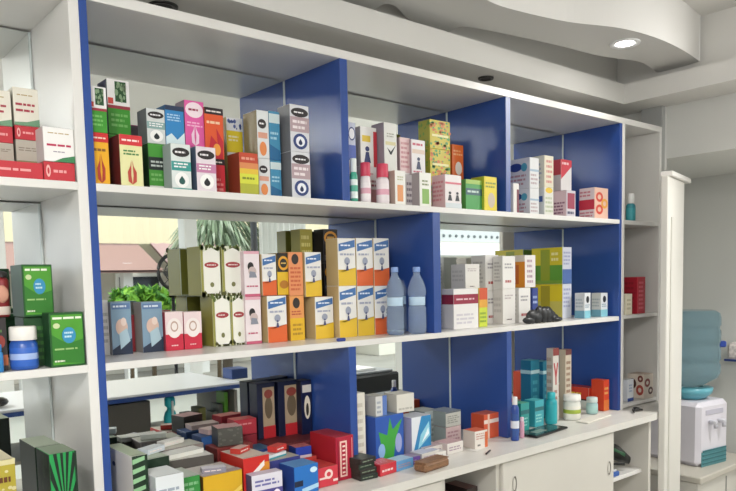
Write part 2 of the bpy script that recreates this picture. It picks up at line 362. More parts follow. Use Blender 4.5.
DRP = ('dadbe0', [('F', 'r', 0, .42, 1, .74, 'b39aa0'), ('F', 'w', .12, .46, .9, .7, 2, 'e8dcdf'), ('F', 'e', .5, .84, .46, .1, '2b2528'), ('F', 'w', .2, .81, .8, .87, 1, 'f0f0f0'), ('F', 'e', .5, .22, .38, .17, '2c3f7c'), ('F', 'e', .5, .22, .24, .11, 'eef0f6'), ('F', 'drop', .5, .19, .1, .05, '1c2a58')], '77787c', '8a8c94')
G1 = 'medicine cartons on the top shelf'; G2 = 'cartons on the middle shelf'; G3 = 'cartons piled on the counter shelf'

# top shelf, first bay -------------------------------------------------
z = S1
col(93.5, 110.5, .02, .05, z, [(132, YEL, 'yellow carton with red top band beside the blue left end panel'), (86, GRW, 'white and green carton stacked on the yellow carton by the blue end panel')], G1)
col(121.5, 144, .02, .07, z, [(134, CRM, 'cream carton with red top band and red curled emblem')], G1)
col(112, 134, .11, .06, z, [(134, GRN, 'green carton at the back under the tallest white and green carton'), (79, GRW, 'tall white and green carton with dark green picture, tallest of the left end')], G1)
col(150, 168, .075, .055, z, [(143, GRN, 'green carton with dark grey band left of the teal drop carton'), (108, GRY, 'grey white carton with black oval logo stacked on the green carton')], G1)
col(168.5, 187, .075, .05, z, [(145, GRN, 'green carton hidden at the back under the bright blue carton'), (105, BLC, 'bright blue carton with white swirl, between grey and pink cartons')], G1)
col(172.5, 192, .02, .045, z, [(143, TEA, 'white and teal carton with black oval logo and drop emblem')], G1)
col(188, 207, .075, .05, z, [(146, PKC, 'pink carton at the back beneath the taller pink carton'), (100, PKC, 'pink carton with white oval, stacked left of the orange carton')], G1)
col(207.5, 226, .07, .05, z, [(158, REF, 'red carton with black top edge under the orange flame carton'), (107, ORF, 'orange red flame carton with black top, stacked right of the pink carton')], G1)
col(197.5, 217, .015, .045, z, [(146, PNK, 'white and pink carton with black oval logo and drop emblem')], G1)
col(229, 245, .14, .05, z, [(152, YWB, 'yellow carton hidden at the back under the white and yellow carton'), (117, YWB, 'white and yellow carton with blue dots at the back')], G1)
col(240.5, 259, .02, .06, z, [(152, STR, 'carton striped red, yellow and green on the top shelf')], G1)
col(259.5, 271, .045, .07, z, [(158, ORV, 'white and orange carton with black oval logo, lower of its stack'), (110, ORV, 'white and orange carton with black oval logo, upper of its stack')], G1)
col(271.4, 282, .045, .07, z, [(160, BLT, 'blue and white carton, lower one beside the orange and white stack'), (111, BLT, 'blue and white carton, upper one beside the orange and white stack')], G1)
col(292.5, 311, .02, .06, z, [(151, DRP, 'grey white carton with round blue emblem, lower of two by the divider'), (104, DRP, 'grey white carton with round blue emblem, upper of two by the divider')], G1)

# top shelf, second bay -------------------------------------------------
def fit_round(xl, xr, Y, z):
    r = .02
    for _ in range(5):
        x = xat((xl+xr)/2, Y+r, z); d = (Vector((x, Y+r, z))-CAM).dot(Fv); r = (xr-xl)/2*d/FPX*.93
    return x, r
def bottle(xl, xr, Y, z, ytop, ycap, body, cap, labelc, lab, group, name='medicine_bottle', cat='bottle', capw=.8, bandc=None, mt=None):
    x0, r = fit_round(xl, xr, Y, z); x1 = x0; zc = zat((xl+xr)/2, ycap, Y)-z; zt = zat((xl+xr)/2, ytop, Y)-z
    t = empty(name, ((x0+x1)/2, Y+r, z+.0005), label=lab, cat=cat, group=group)
    q = MB(); rc = r*capw
    q.lathe([(0, 0), (r*.93, 0), (r, .004), (r, zc*.86), (r*.92, zc*.93), (rc*.85, zc), (rc*.85, zc+.002), (0, zc+.002)], mt or mat(body, .3)); q.build('bottle_body', t)
    q = MB(); q.lathe([(rc, zc+.0005), (rc*1.02, zc+.002), (rc, zt-.002), (rc*.93, zt), (0, zt)], mat(cap, .4)); q.build('cap', t)
    if labelc:
        q = MB(); q.lathe([(r*1.004, zc*.12), (r*1.012, zc*.13), (r*1.012, zc*.75), (r*1.004, zc*.76)], mat(labelc, .5))
        if bandc: q.lathe([(r*1.015, zc*.35), (r*1.02, zc*.36), (r*1.02, zc*.55), (r*1.015, zc*.56)], mat(bandc, .5))
        q.build('bottle_label', t)
    return t
PK2 = ('eae4e4', [('F', 'w', .15, .78, .85, .88, 1, 'd08a94'), ('F', 'r', .3, .1, .9, .45, 'dca0a0'), ('F', 'w', .1, .5, .9, .7, 2, 'b05a6e')], 'c9b7b8', 'dcd4d4')
MANC = ('ece8ea', [('F', 'w', .08, .8, .92, .93, 1, 'c8506a'), ('F', 'r', .05, .6, .95, .72, 'e2c9b8'), ('F', 'man', .5, .28, .22, '26305e'), ('F', 'w', .1, .03, .9, .12, 1, 'd06a80')], 'bfa7ad', 'd9d2d4')
BIRD = ('e2e2dc', [('F', 'r', .1, .55, .9, .62, 'd8cf9c'), ('F', 'p', [(.2, .5), (.5, .42), (.9, .56), (.55, .36), (.45, .36)], '222428'), ('F', 'w', .2, .7, .8, .8, 2, 'a8a89a')], '9c929c', 'ccccc6')
MOS = ('d3c12a', [('F', 'dots', .03, .03, .97, .97, 34, '4e9a34'), ('F', 'dots', .03, .03, .97, .97, 26, 'dc7a22'), ('F', 'r', .1, .42, .9, .5, 'efe7a0'), ('L', 'dots', .03, .03, .97, .97, 18, '6fa040')], 'aaa83c', 'bfb43a')
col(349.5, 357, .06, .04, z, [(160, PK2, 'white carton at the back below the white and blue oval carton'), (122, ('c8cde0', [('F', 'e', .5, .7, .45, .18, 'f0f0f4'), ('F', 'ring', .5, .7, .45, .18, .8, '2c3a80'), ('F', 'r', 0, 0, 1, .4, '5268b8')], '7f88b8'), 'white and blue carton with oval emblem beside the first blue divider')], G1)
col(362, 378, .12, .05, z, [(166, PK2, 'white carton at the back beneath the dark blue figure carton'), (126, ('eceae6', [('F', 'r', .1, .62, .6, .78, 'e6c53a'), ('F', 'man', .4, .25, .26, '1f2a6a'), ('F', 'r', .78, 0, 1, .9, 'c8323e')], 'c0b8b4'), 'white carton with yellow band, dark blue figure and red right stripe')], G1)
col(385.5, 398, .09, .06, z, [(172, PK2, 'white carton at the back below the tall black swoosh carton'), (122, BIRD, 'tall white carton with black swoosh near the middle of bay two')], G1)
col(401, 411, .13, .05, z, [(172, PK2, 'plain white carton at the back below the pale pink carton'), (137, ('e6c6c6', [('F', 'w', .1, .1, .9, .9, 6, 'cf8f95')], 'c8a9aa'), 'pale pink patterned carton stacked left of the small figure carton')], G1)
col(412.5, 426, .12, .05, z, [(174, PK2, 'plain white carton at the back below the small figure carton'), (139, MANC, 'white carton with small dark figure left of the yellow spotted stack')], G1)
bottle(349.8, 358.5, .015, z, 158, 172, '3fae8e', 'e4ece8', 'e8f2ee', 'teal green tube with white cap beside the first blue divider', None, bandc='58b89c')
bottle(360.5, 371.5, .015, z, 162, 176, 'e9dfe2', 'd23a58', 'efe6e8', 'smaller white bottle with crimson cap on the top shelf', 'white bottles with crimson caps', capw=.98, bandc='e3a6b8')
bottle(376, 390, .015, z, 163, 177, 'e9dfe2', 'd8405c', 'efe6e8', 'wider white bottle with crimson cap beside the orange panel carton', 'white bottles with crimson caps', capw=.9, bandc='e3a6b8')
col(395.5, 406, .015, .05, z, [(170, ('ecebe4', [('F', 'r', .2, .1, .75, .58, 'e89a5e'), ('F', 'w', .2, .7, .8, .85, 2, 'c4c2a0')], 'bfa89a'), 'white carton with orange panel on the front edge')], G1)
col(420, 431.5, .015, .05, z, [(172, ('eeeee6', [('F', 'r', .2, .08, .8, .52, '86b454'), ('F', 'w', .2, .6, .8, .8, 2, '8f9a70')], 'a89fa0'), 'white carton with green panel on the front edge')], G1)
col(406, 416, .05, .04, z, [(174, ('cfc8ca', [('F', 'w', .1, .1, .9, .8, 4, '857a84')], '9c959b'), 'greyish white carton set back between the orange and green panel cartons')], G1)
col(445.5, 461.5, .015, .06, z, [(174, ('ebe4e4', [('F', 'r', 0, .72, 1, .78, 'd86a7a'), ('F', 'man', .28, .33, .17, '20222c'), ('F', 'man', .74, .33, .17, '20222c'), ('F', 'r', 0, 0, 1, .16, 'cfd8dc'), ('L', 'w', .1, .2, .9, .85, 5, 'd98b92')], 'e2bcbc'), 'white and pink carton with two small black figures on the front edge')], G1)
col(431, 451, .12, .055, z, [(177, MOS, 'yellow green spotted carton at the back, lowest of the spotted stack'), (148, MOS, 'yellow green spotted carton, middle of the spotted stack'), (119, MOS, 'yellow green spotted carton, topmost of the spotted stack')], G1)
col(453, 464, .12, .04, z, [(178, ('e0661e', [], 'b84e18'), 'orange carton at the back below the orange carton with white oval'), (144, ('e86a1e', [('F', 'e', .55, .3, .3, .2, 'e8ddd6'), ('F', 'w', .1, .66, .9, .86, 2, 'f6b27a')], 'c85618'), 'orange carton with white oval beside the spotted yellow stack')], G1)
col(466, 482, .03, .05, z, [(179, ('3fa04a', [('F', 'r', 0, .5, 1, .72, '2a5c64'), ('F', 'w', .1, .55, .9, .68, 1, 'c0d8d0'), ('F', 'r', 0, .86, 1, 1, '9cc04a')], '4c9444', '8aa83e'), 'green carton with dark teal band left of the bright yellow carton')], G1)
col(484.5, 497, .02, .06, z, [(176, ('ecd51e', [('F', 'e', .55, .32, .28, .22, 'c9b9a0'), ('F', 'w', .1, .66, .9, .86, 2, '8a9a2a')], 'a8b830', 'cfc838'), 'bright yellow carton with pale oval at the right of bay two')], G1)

# top shelf, third bay ---------------------------------------------------
WPR = ('d9dadb', [('F', 'w', .1, .1, .9, .5, 3, 'b9a6aa'), ('F', 'r', 0, .55, 1, .62, '9cb4c8'), ('L', 'e', .35, .72, .3, .14, '233a86'), ('L', 'w', .1, .1, .9, .5, 3, 'b88a92'), ('L', 'e', .75, .7, .14, .14, '4fa0b8')], 'd4d2d6', 'c9c7bd')
CRE = ('dcd4bc', [('F', 'w', .2, .1, .9, .9, 5, 'd08a80'), ('L', 'w', .1, .1, .9, .8, 5, '9fa8bc')], 'd5d4c8', 'd6cfae')
col(513.5, 519, .02, .03, z, [(183, ('e6e2dc', [('F', 'r', .6, 0, 1, .8, '7c2a3c')], 'e2ddd4'), 'slim white and maroon carton beside the second blue divider')], G1)
col(530, 539, .05, .1, z, [(188, WPR, 'white carton with navy oval print, lower of the leftmost white stack'), (157, WPR, 'white carton with navy oval print, upper of the leftmost white stack')], G1)
col(544.5, 553.5, .04, .08, z, [(187, ('dcdcd2', [('F', 'e', .5, .9, .4, .1, 'e8c020'), ('F', 'w', .1, .1, .9, .7, 4, 'b8c0a0'), ('L', 'r', .1, .5, .9, .7, '3a5a9c')], 'ccd0d2'), 'white carton with yellow dot, lower of the cream stack'), (155, CRE, 'cream white carton, upper of the stack beside the red and white one')], G1)
RDW = ('dfdcdc', [('F', 'p', [(0, .35), (1, .8), (1, 1), (0, 1)], 'd03040'), ('F', 'w', .1, .8, .9, .95, 1, 'f0c8c8'), ('L', 'r', 0, .5, 1, 1, 'c8424e')], 'cfc6c8', 'd84a54')
col(561, 571.5, .09, .07, z, [(190, ('d8cdd0', [('F', 'w', .1, .1, .9, .9, 4, 'b04a64')], 'c9a9b2'), 'pale carton with crimson text below the red and white diagonal carton'), (159, RDW, 'white carton with red diagonal top, upper at the back of bay three')], G1)
col(566.5, 575.5, .02, .06, z, [(190, ('c9c4cc', [('F', 'r', .1, .3, .9, .9, '9c2a48'), ('F', 'w', .1, .05, .9, .25, 1, '50506a'), ('L', 'w', .05, .1, .95, .6, 4, '8c5a74')], 'd9bcc2', 'b03a50'), 'pale carton with dark crimson block on the front edge of bay three')], G1)
col(594.5, 608, .02, .07, z, [(187, ('e4b9a4', [('F', 'ring', .35, .7, .26, .16, .5, 'd8402c'), ('F', 'ring', .35, .3, .26, .16, .5, 'd8402c'), ('F', 'ring', .72, .5, .24, .16, .5, 'e8a03a'), ('L', 'r', 0, .3, 1, .62, 'c22a40'), ('L', 'w', .05, .7, .95, .92, 2, 'c87a88'), ('L', 'w', .05, .05, .95, .25, 2, 'c87a88')], 'dccfd2', '5a4454'), 'red and white carton with orange rings near the right end panel')], G1)
bottle(625.5, 635.5, .05, S1, 193, 203, '2f8c98', 'e6e6e2', '38a0aa', 'teal bottle with white cap on the right end column', None, capw=.72)

# left section, top shelf ---------------------------------------------------
RED = ('c9303c', [('F', 'e', .14, .5, .07, .33, 'e8b4b0'), ('F', 'e', .14, .5, .035, .18, 'c9303c'), ('F', 'w', .3, .35, .85, .65, 1, 'eba0a0')], 'a82832', 'b83a44')
VIT = ('e4dfd0', [('F', 'w', .15, .78, .85, .84, 1, 'b8a070'), ('F', 'w', .08, .5, .92, .62, 1, 'b03848'), ('F', 'w', .08, .34, .92, .46, 1, 'b03848'), ('F', 'p', [(0, 0), (1, 0), (1, .2), (.5, .1), (0, .08)], '6f9a78')], 'bdb7a4', 'c9b070')
VI2 = ('f1efec', [('F', 'w', .15, .8, .85, .86, 1, 'c0a878'), ('F', 'w', .1, .42, .95, .54, 1, 'c22c54'), ('F', 'w', .3, .26, .7, .32, 1, '9a90a0'), ('F', 'p', [(.3, 0), (1, 0), (1, .2), (.6, .12)], '3f8a58')], 'c8c2c2', '39406a')
G1L = 'cartons on the top shelf of the left cabinet'
a = col(-22, 43.5, .004, .1, S1, [(158, RED, 'flat red carton with white circle at the left picture edge')], G1L)
b_ = col(44.5, 75.5, .004, .1, S1, [(161, RED, 'flat red carton under the white carton in the left cabinet')], G1L)
zz = S1+max(zat(-22, 158, .004), zat(44.5, 161, .004))-S1+.001
col(44.5, 75, .008, .08, zz, [(126, VI2, 'white carton with crimson text and green wave in the left cabinet')], G1L)
col(-14, 14.5, .06, .07, zz, [(141, ('b9b2a4', [('F', 'w', .1, .5, .9, .7, 2, '8f8578')], '9a9488'), 'greyish beige carton cut by the left picture edge'), (124, RED, 'red carton between beige cartons at the left picture edge'), (88, VIT, 'cream carton with red text cut by the left picture edge')], G1L)  # lowest carton: off-white with shade put into its base colour
col(17, 42, .06, .07, zz, [(139, ('b9b2a4', [('F', 'w', .1, .5, .9, .7, 2, '8f8578'), ('F', 'r', 0, 0, 1, .1, '8f8a60')], '9a9488'), 'greyish beige carton, lower one left of the white carton'), (125, RED, 'small red carton below the cream carton with yellow lid'), (87, VIT, 'cream carton with red text and yellow lid, upper of its stack')], G1L)  # lowest carton greyed the same way to stand for shade

# ------------------------------------------------------------------ middle shelf
z = S2
GBX = ('1d5a24', [('F', 'r', .06, .04, .96, .96, '4c9e2c'), ('F', 'p', [(.06, .1), (.96, .04), (.96, .5), (.5, .42), (.06, .6)], '2f7d26'), ('F', 'w', .1, .86, .95, .94, 1, 'e6eed8'), ('F', 'e', .55, .58, .2, .15, '2f90c0'), ('F', 'w', .42, .52, .68, .66, 2, 'bfe0ea'), ('F', 'w', .1, .08, .4, .14, 1, 'e0e8d0'), ('F', 'w', .12, .3, .9, .36, 1, '9fca7a'), ('F', 'e', .2, .76, .1, .05, 'c8d8a0')], '1f4a2a', '1a3a20')
G2L = 'green cartons in the left cabinet'
col(27, 52, .14, .07, z, [(316, GBX, 'green carton at the back, below the raised green carton')], G2L)
z2 = zat(27, 316, .14)
carton(xat(24.5, .05, z2), .05, z2+.001, xat(54.5, .05, z2)-xat(24.5, .05, z2), .09, zat(24.5, 265, .05)-z2, GBX[0], GBX[1], 'green carton with blue dot, upper one beside the cabinet side', G2L, 0, GBX[2], GBX[3])
xx = xat(27, .055, z); carton(xx, .06, z+.0005, xat(49, .06, z)-xx, .07, z2-z-.0008, '1f4f26', [('F', 'w', .4, .1, .95, .85, 5, '3f7a34')], 'dark green carton standing behind the white lidded jar', G2L, 0, '14321a', '1a3a20')
col(51.5, 85.8, .003, .045, z, [(313, GBX, 'green carton with blue dot, lower one at the front right')], G2L)
bottle(11, 39, .004, z, 327, 341, '2456b0', 'e9e6e0', '2c62c4', 'blue jar with white lid in front of the green cartons', None, name='lidded_jar', cat='jar', capw=.96, bandc='9fb8e8')
# tin with a face print at the left picture edge
x0, x1 = xat(-14, .12, z), xat(7, .12, z)
xb = xat(-25, .03, z)
q = carton_mesh(xat(9, .03, z)-xb, .07, zat(0, 318, .03)-z, '2f2a2c', [('F', 'r', 0, .1, 1, .3, 'b05a34'), ('F', 'e', .8, .55, .14, .12, '9a3a34'), ('F', 'w', .1, .7, .9, .8, 1, '5f8a4c')], '1e1c20', '2c6a4a', 3)
q.build('medicine_carton', None, (xb, .03, z+.0005), 0, label='dark carton below the round red tin at the left edge', cat='carton')
t = empty('round_tin', (xat(-4, .06, z), .075, zat(0, 318, .03)+.001), label='round dark red tin with a pale face print at the left edge', cat='tin')
hh = zat(0, 272, .05)-zat(0, 318, .05); q = MB(); q.lathe([(0, 0), (.036, 0), (.038, .003), (.038, hh*.8), (.034, hh*.86), (0, hh*.86)], mat('8a2228', .35)); q.lathe([(.0385, hh*.05), (.0388, hh*.06), (.0388, hh*.22), (.0385, hh*.23)], mat('d8c8bc', .4)); q.build('tin_body', t)
q = MB(); q.lathe([(.036, hh*.865), (.036, hh*.97), (.03, hh), (0, hh)], mat('231a1c', .4)); q.build('tin_lid', t)
q = MB(); q.ball((.014, -.032, hh*.5), .017, mat('c98f78', .6), (1, .45, 1.2)); q.build('face_print', t)
bottle(-6, 4, .004, z, 345, 352, '2a7fc0', '2a7fc0', None, 'small bright blue bottle at the left picture edge', None)

BAB = ('7f9db4', [('F', 'r', .05, .86, .95, .97, '5b7ba8'), ('F', 'p', [(0, 0), (1, 0), (1, .3), (.5, .22), (0, .1)], '28344c'), ('F', 'e', .5, .52, .3, .16, 'd8b6a4'), ('F', 'e', .6, .62, .14, .08, 'e6cfc2'), ('F', 'p', [(.4, .1), (.9, .25), (.75, .5), (.35, .4)], 'a9c4d0'), ('F', 'w', .1, .88, .9, .95, 1, 'd8e2ea')], '9c9690', '6f8494')
PRD = ('d22a44', [('F', 'r', 0, .42, 1, 1, 'ead4d4'), ('F', 'e', .5, .58, .42, .26, 'f0e6e2'), ('F', 'ring', .5, .62, .22, .14, .7, 'c0a090'), ('F', 'w', .3, .1, .7, .16, 1, 'f2c6c8')], 'a8404c', 'dcc8c4')
OLV = ('d9dcc4', [('F', 'p', [(0, 0), (.12, .0), (.12, 1), (0, 1)], '9c9a4c'), ('F', 'dots', 0, .9, 1, 1, 16, '5a6a2e'), ('F', 'dots', 0, 0, 1, .1, 16, '5a5a2a'), ('F', 'p', [(.12, .12), (.3, .04), (.85, .04), (.95, .12), (.95, .88), (.55, .97), (.12, .88)], 'ecebe0'), ('F', 'e', .53, .62, .36, .06, 'a83a40'), ('F', 'w', .3, .6, .78, .64, 1, 'f0e0dc'), ('F', 'e', .53, .22, .1, .05, '7a7a4a')], '8f8a34', '7c7a44')
PBB = ('ecdfe2', [('F', 'r', 0, 0, 1, .06, 'c85a78'), ('F', 'r', 0, .94, 1, 1, 'e4a8b8'), ('F', 'e', .42, .66, .2, .1, '2a2628'), ('F', 'e', .52, .56, .26, .1, 'c8b4b0'), ('F', 'p', [(.3, .42), (.8, .42), (.7, .54), (.35, .56)], '8a8e9c'), ('F', 'w', .12, .2, .88, .26, 1, 'c85a78')], 'd9c4c8', 'e0d2d4')
def NST(bot, cap='3f6fae'): return ('e9e7e2', [('F', 'r', 0, 0, 1, .34, bot), ('F', 'p', [(0, .26), (1, .38), (1, .3), (0, .3)], bot), ('F', 'p', [(.04, .72), (.96, .82), (.96, .97), (.04, .88)], cap), ('F', 'w', .15, .82, .85, .88, 1, 'e8eef6'), ('F', 'e', .5, .52, .16, .08, '9aa0b4'), ('F', 'man', .5, .38, .1, '4a4f78'), ('F', 'w', .1, .62, .9, .7, 1, 'a8acc0')], 'cdb27e', bot if bot != 'e8bd2a' else 'd9763a')
NY, NO = NST('e8bd2a'), NST('e4642c')
BKY = ('e4b71e', [('F', 'r', 0, .55, 1, 1, '28241f'), ('F', 'e', .5, .76, .42, .17, 'e8a42a'), ('F', 'e', .5, .76, .28, .11, '28241f'), ('F', 'w', .3, .73, .7, .79, 1, 'e8c060'), ('F', 'e', .5, .25, .35, .1, 'b8741c')], '3a3020', '2a241e')
BKE = ('2d2b30', [('F', 'e', .5, .74, .46, .2, 'e09a2c'), ('F', 'e', .5, .74, .32, .13, '3a2a20'), ('F', 'r', .25, .68, .75, .78, 'e0a840'), ('F', 'dots', .05, .05, .95, .45, 20, '6a6a74')], '2a2620', '322a20')
ORY = ('e89a54', [('F', 'r', 0, 0, 1, .5, 'e8b820'), ('F', 'e', .45, .84, .25, .12, '332a26'), ('F', 'w', .1, .56, .9, .68, 2, 'c2543a'), ('F', 'w', .15, .1, .85, .4, 3, 'b88a20')], 'c98a3a', 'b89a5a')
ORO = ('e8925c', [('F', 'e', .45, .84, .25, .12, '332a26'), ('F', 'w', .1, .1, .9, .68, 6, 'd2643a')], 'c98a3a', 'b89a5a')
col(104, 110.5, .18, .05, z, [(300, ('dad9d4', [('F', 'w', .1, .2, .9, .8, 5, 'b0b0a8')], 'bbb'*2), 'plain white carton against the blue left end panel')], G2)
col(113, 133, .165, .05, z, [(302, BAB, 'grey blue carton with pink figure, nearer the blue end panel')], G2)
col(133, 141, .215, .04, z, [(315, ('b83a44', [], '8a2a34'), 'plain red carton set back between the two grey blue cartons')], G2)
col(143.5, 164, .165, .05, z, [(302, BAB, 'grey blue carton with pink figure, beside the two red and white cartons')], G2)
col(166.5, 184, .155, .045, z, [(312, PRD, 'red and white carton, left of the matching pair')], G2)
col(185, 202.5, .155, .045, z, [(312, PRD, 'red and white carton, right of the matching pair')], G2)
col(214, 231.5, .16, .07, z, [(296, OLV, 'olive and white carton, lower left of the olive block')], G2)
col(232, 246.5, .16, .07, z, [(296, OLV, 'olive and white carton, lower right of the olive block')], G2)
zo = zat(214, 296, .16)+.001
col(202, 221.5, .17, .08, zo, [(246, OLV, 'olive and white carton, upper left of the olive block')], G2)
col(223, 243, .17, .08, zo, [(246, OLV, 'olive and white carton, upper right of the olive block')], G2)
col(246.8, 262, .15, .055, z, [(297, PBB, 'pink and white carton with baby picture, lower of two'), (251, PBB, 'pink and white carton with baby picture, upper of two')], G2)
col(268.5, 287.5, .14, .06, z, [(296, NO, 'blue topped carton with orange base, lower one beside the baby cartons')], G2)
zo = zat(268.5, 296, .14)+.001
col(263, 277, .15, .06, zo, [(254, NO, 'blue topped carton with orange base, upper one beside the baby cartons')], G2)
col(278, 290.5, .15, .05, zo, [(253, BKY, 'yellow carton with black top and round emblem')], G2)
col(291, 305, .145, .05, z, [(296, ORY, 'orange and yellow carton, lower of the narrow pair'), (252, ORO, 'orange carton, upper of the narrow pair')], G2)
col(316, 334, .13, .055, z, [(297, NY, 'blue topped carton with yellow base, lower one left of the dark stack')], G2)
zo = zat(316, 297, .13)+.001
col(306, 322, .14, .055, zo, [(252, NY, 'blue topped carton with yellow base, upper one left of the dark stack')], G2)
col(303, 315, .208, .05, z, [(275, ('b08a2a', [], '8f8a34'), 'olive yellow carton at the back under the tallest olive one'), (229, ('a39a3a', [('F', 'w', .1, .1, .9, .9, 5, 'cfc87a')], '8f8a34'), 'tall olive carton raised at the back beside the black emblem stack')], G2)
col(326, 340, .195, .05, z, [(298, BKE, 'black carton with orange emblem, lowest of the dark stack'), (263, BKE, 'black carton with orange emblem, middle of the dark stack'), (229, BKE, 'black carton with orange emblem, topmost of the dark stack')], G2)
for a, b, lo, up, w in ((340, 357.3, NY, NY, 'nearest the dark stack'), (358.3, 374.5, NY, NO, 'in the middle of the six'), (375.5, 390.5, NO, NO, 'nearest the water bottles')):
    col(a, b, .11, .06, z, [(286, lo, 'blue and white carton %s, lower row of six' % w), (238, up, 'blue and white carton %s, upper row of six' % w)], G2)
bx('plastic_clip', (xat(338, .002, z), .0, z+.0005, xat(346, .002, z), .012, z+.01), mat('2b3f9a', .4), bev=.003, label='small blue plastic clip at the shelf edge below the blue topped cartons', cat='clip')
# water bottles
wat = glass('d2e6ff', .04, 1.1, 'bottle_water', None, .75)
for a, b, Y, w in ((386, 405.5, .03, 'left of the pair'), (407.5, 427.5, .004, 'right of the pair, nearer the divider'), (399, 415, .12, 'behind the front pair')):
    x0, r = fit_round(a, b, Y, z); x1 = x0; H = zat((a+b)/2, 267, .02)-z
    t = empty('water_bottle', ((x0+x1)/2, Y+r, z+.0005), label='clear blue plastic water bottle, '+w, cat='bottle', group='water bottles beside the middle divider')
    pr = [(0, .002), (r*.8, 0), (r*.95, .006)]
    for k in range(7): zz_ = H*(.06+.045*k); pr += [(r, zz_), (r*.93, zz_+H*.018), (r, zz_+H*.04)]
    pr += [(r*.86, H*.42), (r*.86, H*.56), (r, H*.6), (r*.97, H*.68), (r*.7, H*.8), (r*.36, H*.88), (r*.34, H*.93), (0, H*.93)]
    q = MB(); q.lathe(pr, wat, seg=28); q.build('bottle_body', t)
    q = MB(); q.lathe([(r*.88, H*.43), (r*.89, H*.435), (r*.89, H*.55), (r*.88, H*.555)], mat('b9d4ea', .35), seg=28); q.build('bottle_label', t)
    q = MB(); q.lathe([(r*.4, H*.925), (r*.41, H*.93), (r*.4, H*.99), (r*.36, H), (0, H)], mat('7f9fd8', .3), seg=20); q.build('cap', t)

# middle shelf, second bay
WHC = ('e6e3de', [('F', 'w', .15, .7, .85, .85, 2, 'c0b4b4'), ('F', 'w', .3, .1, .7, .16, 1, '6a5c5c'), ('L', 'w', .1, .3, .9, .8, 3, 'bcb8b4')], 'cfcbc6', 'd9d6d2')
WH2 = ('ebe8e4', [('F', 'w', .2, .15, .8, .3, 1, 'b85a5a'), ('F', 'w', .15, .6, .85, .8, 2, 'a8a4a8'), ('L', 'w', .15, .2, .85, .85, 6, 'b0aca8')], 'd3d0ca', 'd9d6d2')
CRB = ('e9e6e4', [('F', 'r', 0, .62, 1, .86, '9c2440'), ('F', 'w', .1, .7, .9, .78, 1, 'e6c0c8'), ('F', 'w', .1, .1, .9, .4, 3, 'cfcad2'), ('L', 'r', 0, .62, 1, .86, '8c2038')], 'c8c4c2', 'dedbd8')
col(454, 478.5, .055, .055, z, [(289, CRB, 'white carton with a crimson band beside the middle divider')], G2)
col(479.5, 487.5, .06, .03, z, [(288, ('c9d83a', [('F', 'r', 0, .7, 1, 1, 'd8542c'), ('F', 'r', 0, .5, 1, .7, 'e8a83a'), ('F', 'w', .1, .1, .9, .4, 3, '8fae3a')], 'e0c040'), 'narrow carton shading from red to yellow green')], G2)
col(466, 480, .13, .07, z, [(290, WHC, 'white carton at the back under the grey white upper one'), (264, WHC, 'grey white carton, upper one nearest the middle divider')], G2)
col(486, 499, .132, .07, z, [(291, WH2, 'white carton at the back, lower one behind the narrow striped carton'), (255, WH2, 'tall white carton, upper one in the middle of the white block')], G2)
col(503, 515.5, .082, .045, z, [(289, WHC, 'white carton with dark mark, lower one on the front edge'), (256, WH2, 'white carton on the front edge, upper one left of the orange sided carton')], G2)
col(519, 530.5, .09, .05, z, [(288, WH2, 'white carton, lower one left of the small navy carton')], G2)
zo = zat(519, 288, .09)+.001
col(525, 535.5, .09, .07, zo, [(255, ('e9e4e2', [('F', 'w', .2, .1, .8, .9, 5, 'b89aa8'), ('L', 'r', 0, 0, 1, .8, 'e08a1e'), ('L', 'r', .3, .1, .6, .7, 'c8601e')], 'dcd2c8'), 'white carton with orange side, upper one left of the yellow green pair')], G2)
col(532.5, 538, .1, .02, z, [(288, ('2a3f8e', [('F', 'w', .1, .5, .9, .8, 2, '9fb0dc')], '233a86'), 'small navy carton left of the yellow green cartons')], G2)
YGC = ('c9ccd8', [('F', 'r', 0, 0, 1, .4, '4a6aa8'), ('F', 'w', .1, .5, .9, .9, 4, '9aa0c0'), ('L', 'r', 0, .52, 1, 1, 'd8c61e'), ('L', 'r', 0, .1, 1, .52, '5a9a2c'), ('L', 'r', .3, .1, .6, .95, '93a022'), ('L', 'w', .65, .6, .95, .9, 2, 'efe6a0')], '7aa030', 'b8b040')
YG2 = (YGC[0], [('F', 'w', .1, .3, .9, .9, 5, '9aa0c0'), ('L', 'r', 0, .5, 1, 1, 'dfc81e'), ('L', 'r', 0, .0, 1, .5, 'cabf5a'), ('L', 'r', .3, .1, .6, .95, 'a89a22')], 'c0b030', 'b8b040')
col(562.5, 571.5, .1, .15, z, [(284, YG2, 'long yellow sided carton, lower of the yellow pair'), (247, YGC, 'long yellow and green sided carton, upper of the yellow pair')], G2)
# black pouch in front
q = MB()
xa, xb_ = xat(531, .0, z), xat(563, .0, z); rng = random.Random(5); pm = mat('1c1d21', .35)
for k in range(9):
    u_ = (k+.7)/9.4; hgt = .07*math.sin(math.pi*min(1, u_*1.05))**.6*(.75+.4*rng.random())
    q.ball((xa+(xb_-xa)*u_, .014+.006*rng.random(), z+max(hgt, .02)*.47), .02, pm, (1.5+rng.random()*.5, .6, max(hgt, .02)/.042))
q.build('glasses_pouch', label='crumpled black plastic pouch in front of the yellow sided cartons', cat='pouch')
MNB = ('dcdfe2', [('F', 'r', 0, 0, 1, .3, '7fc0d0'), ('F', 'e', .5, .74, .25, .14, '20242c'), ('F', 'w', .1, .4, .9, .56, 2, '8fa8b8'), ('L', 'r', 0, 0, 1, .3, '6fa8c0'), ('L', 'w', .1, .4, .9, .8, 3, 'a8b4bc')], 'd0d3d4', 'c4c8c8')
col(584.5, 590.5, .04, .045, z, [(293, MNB, 'small white and light blue carton, left of the two on the right')], G2)
col(601, 607.5, .04, .045, z, [(293, MNB, 'small white and light blue carton, right one beside the end panel')], G2)
zr = S2+.0025
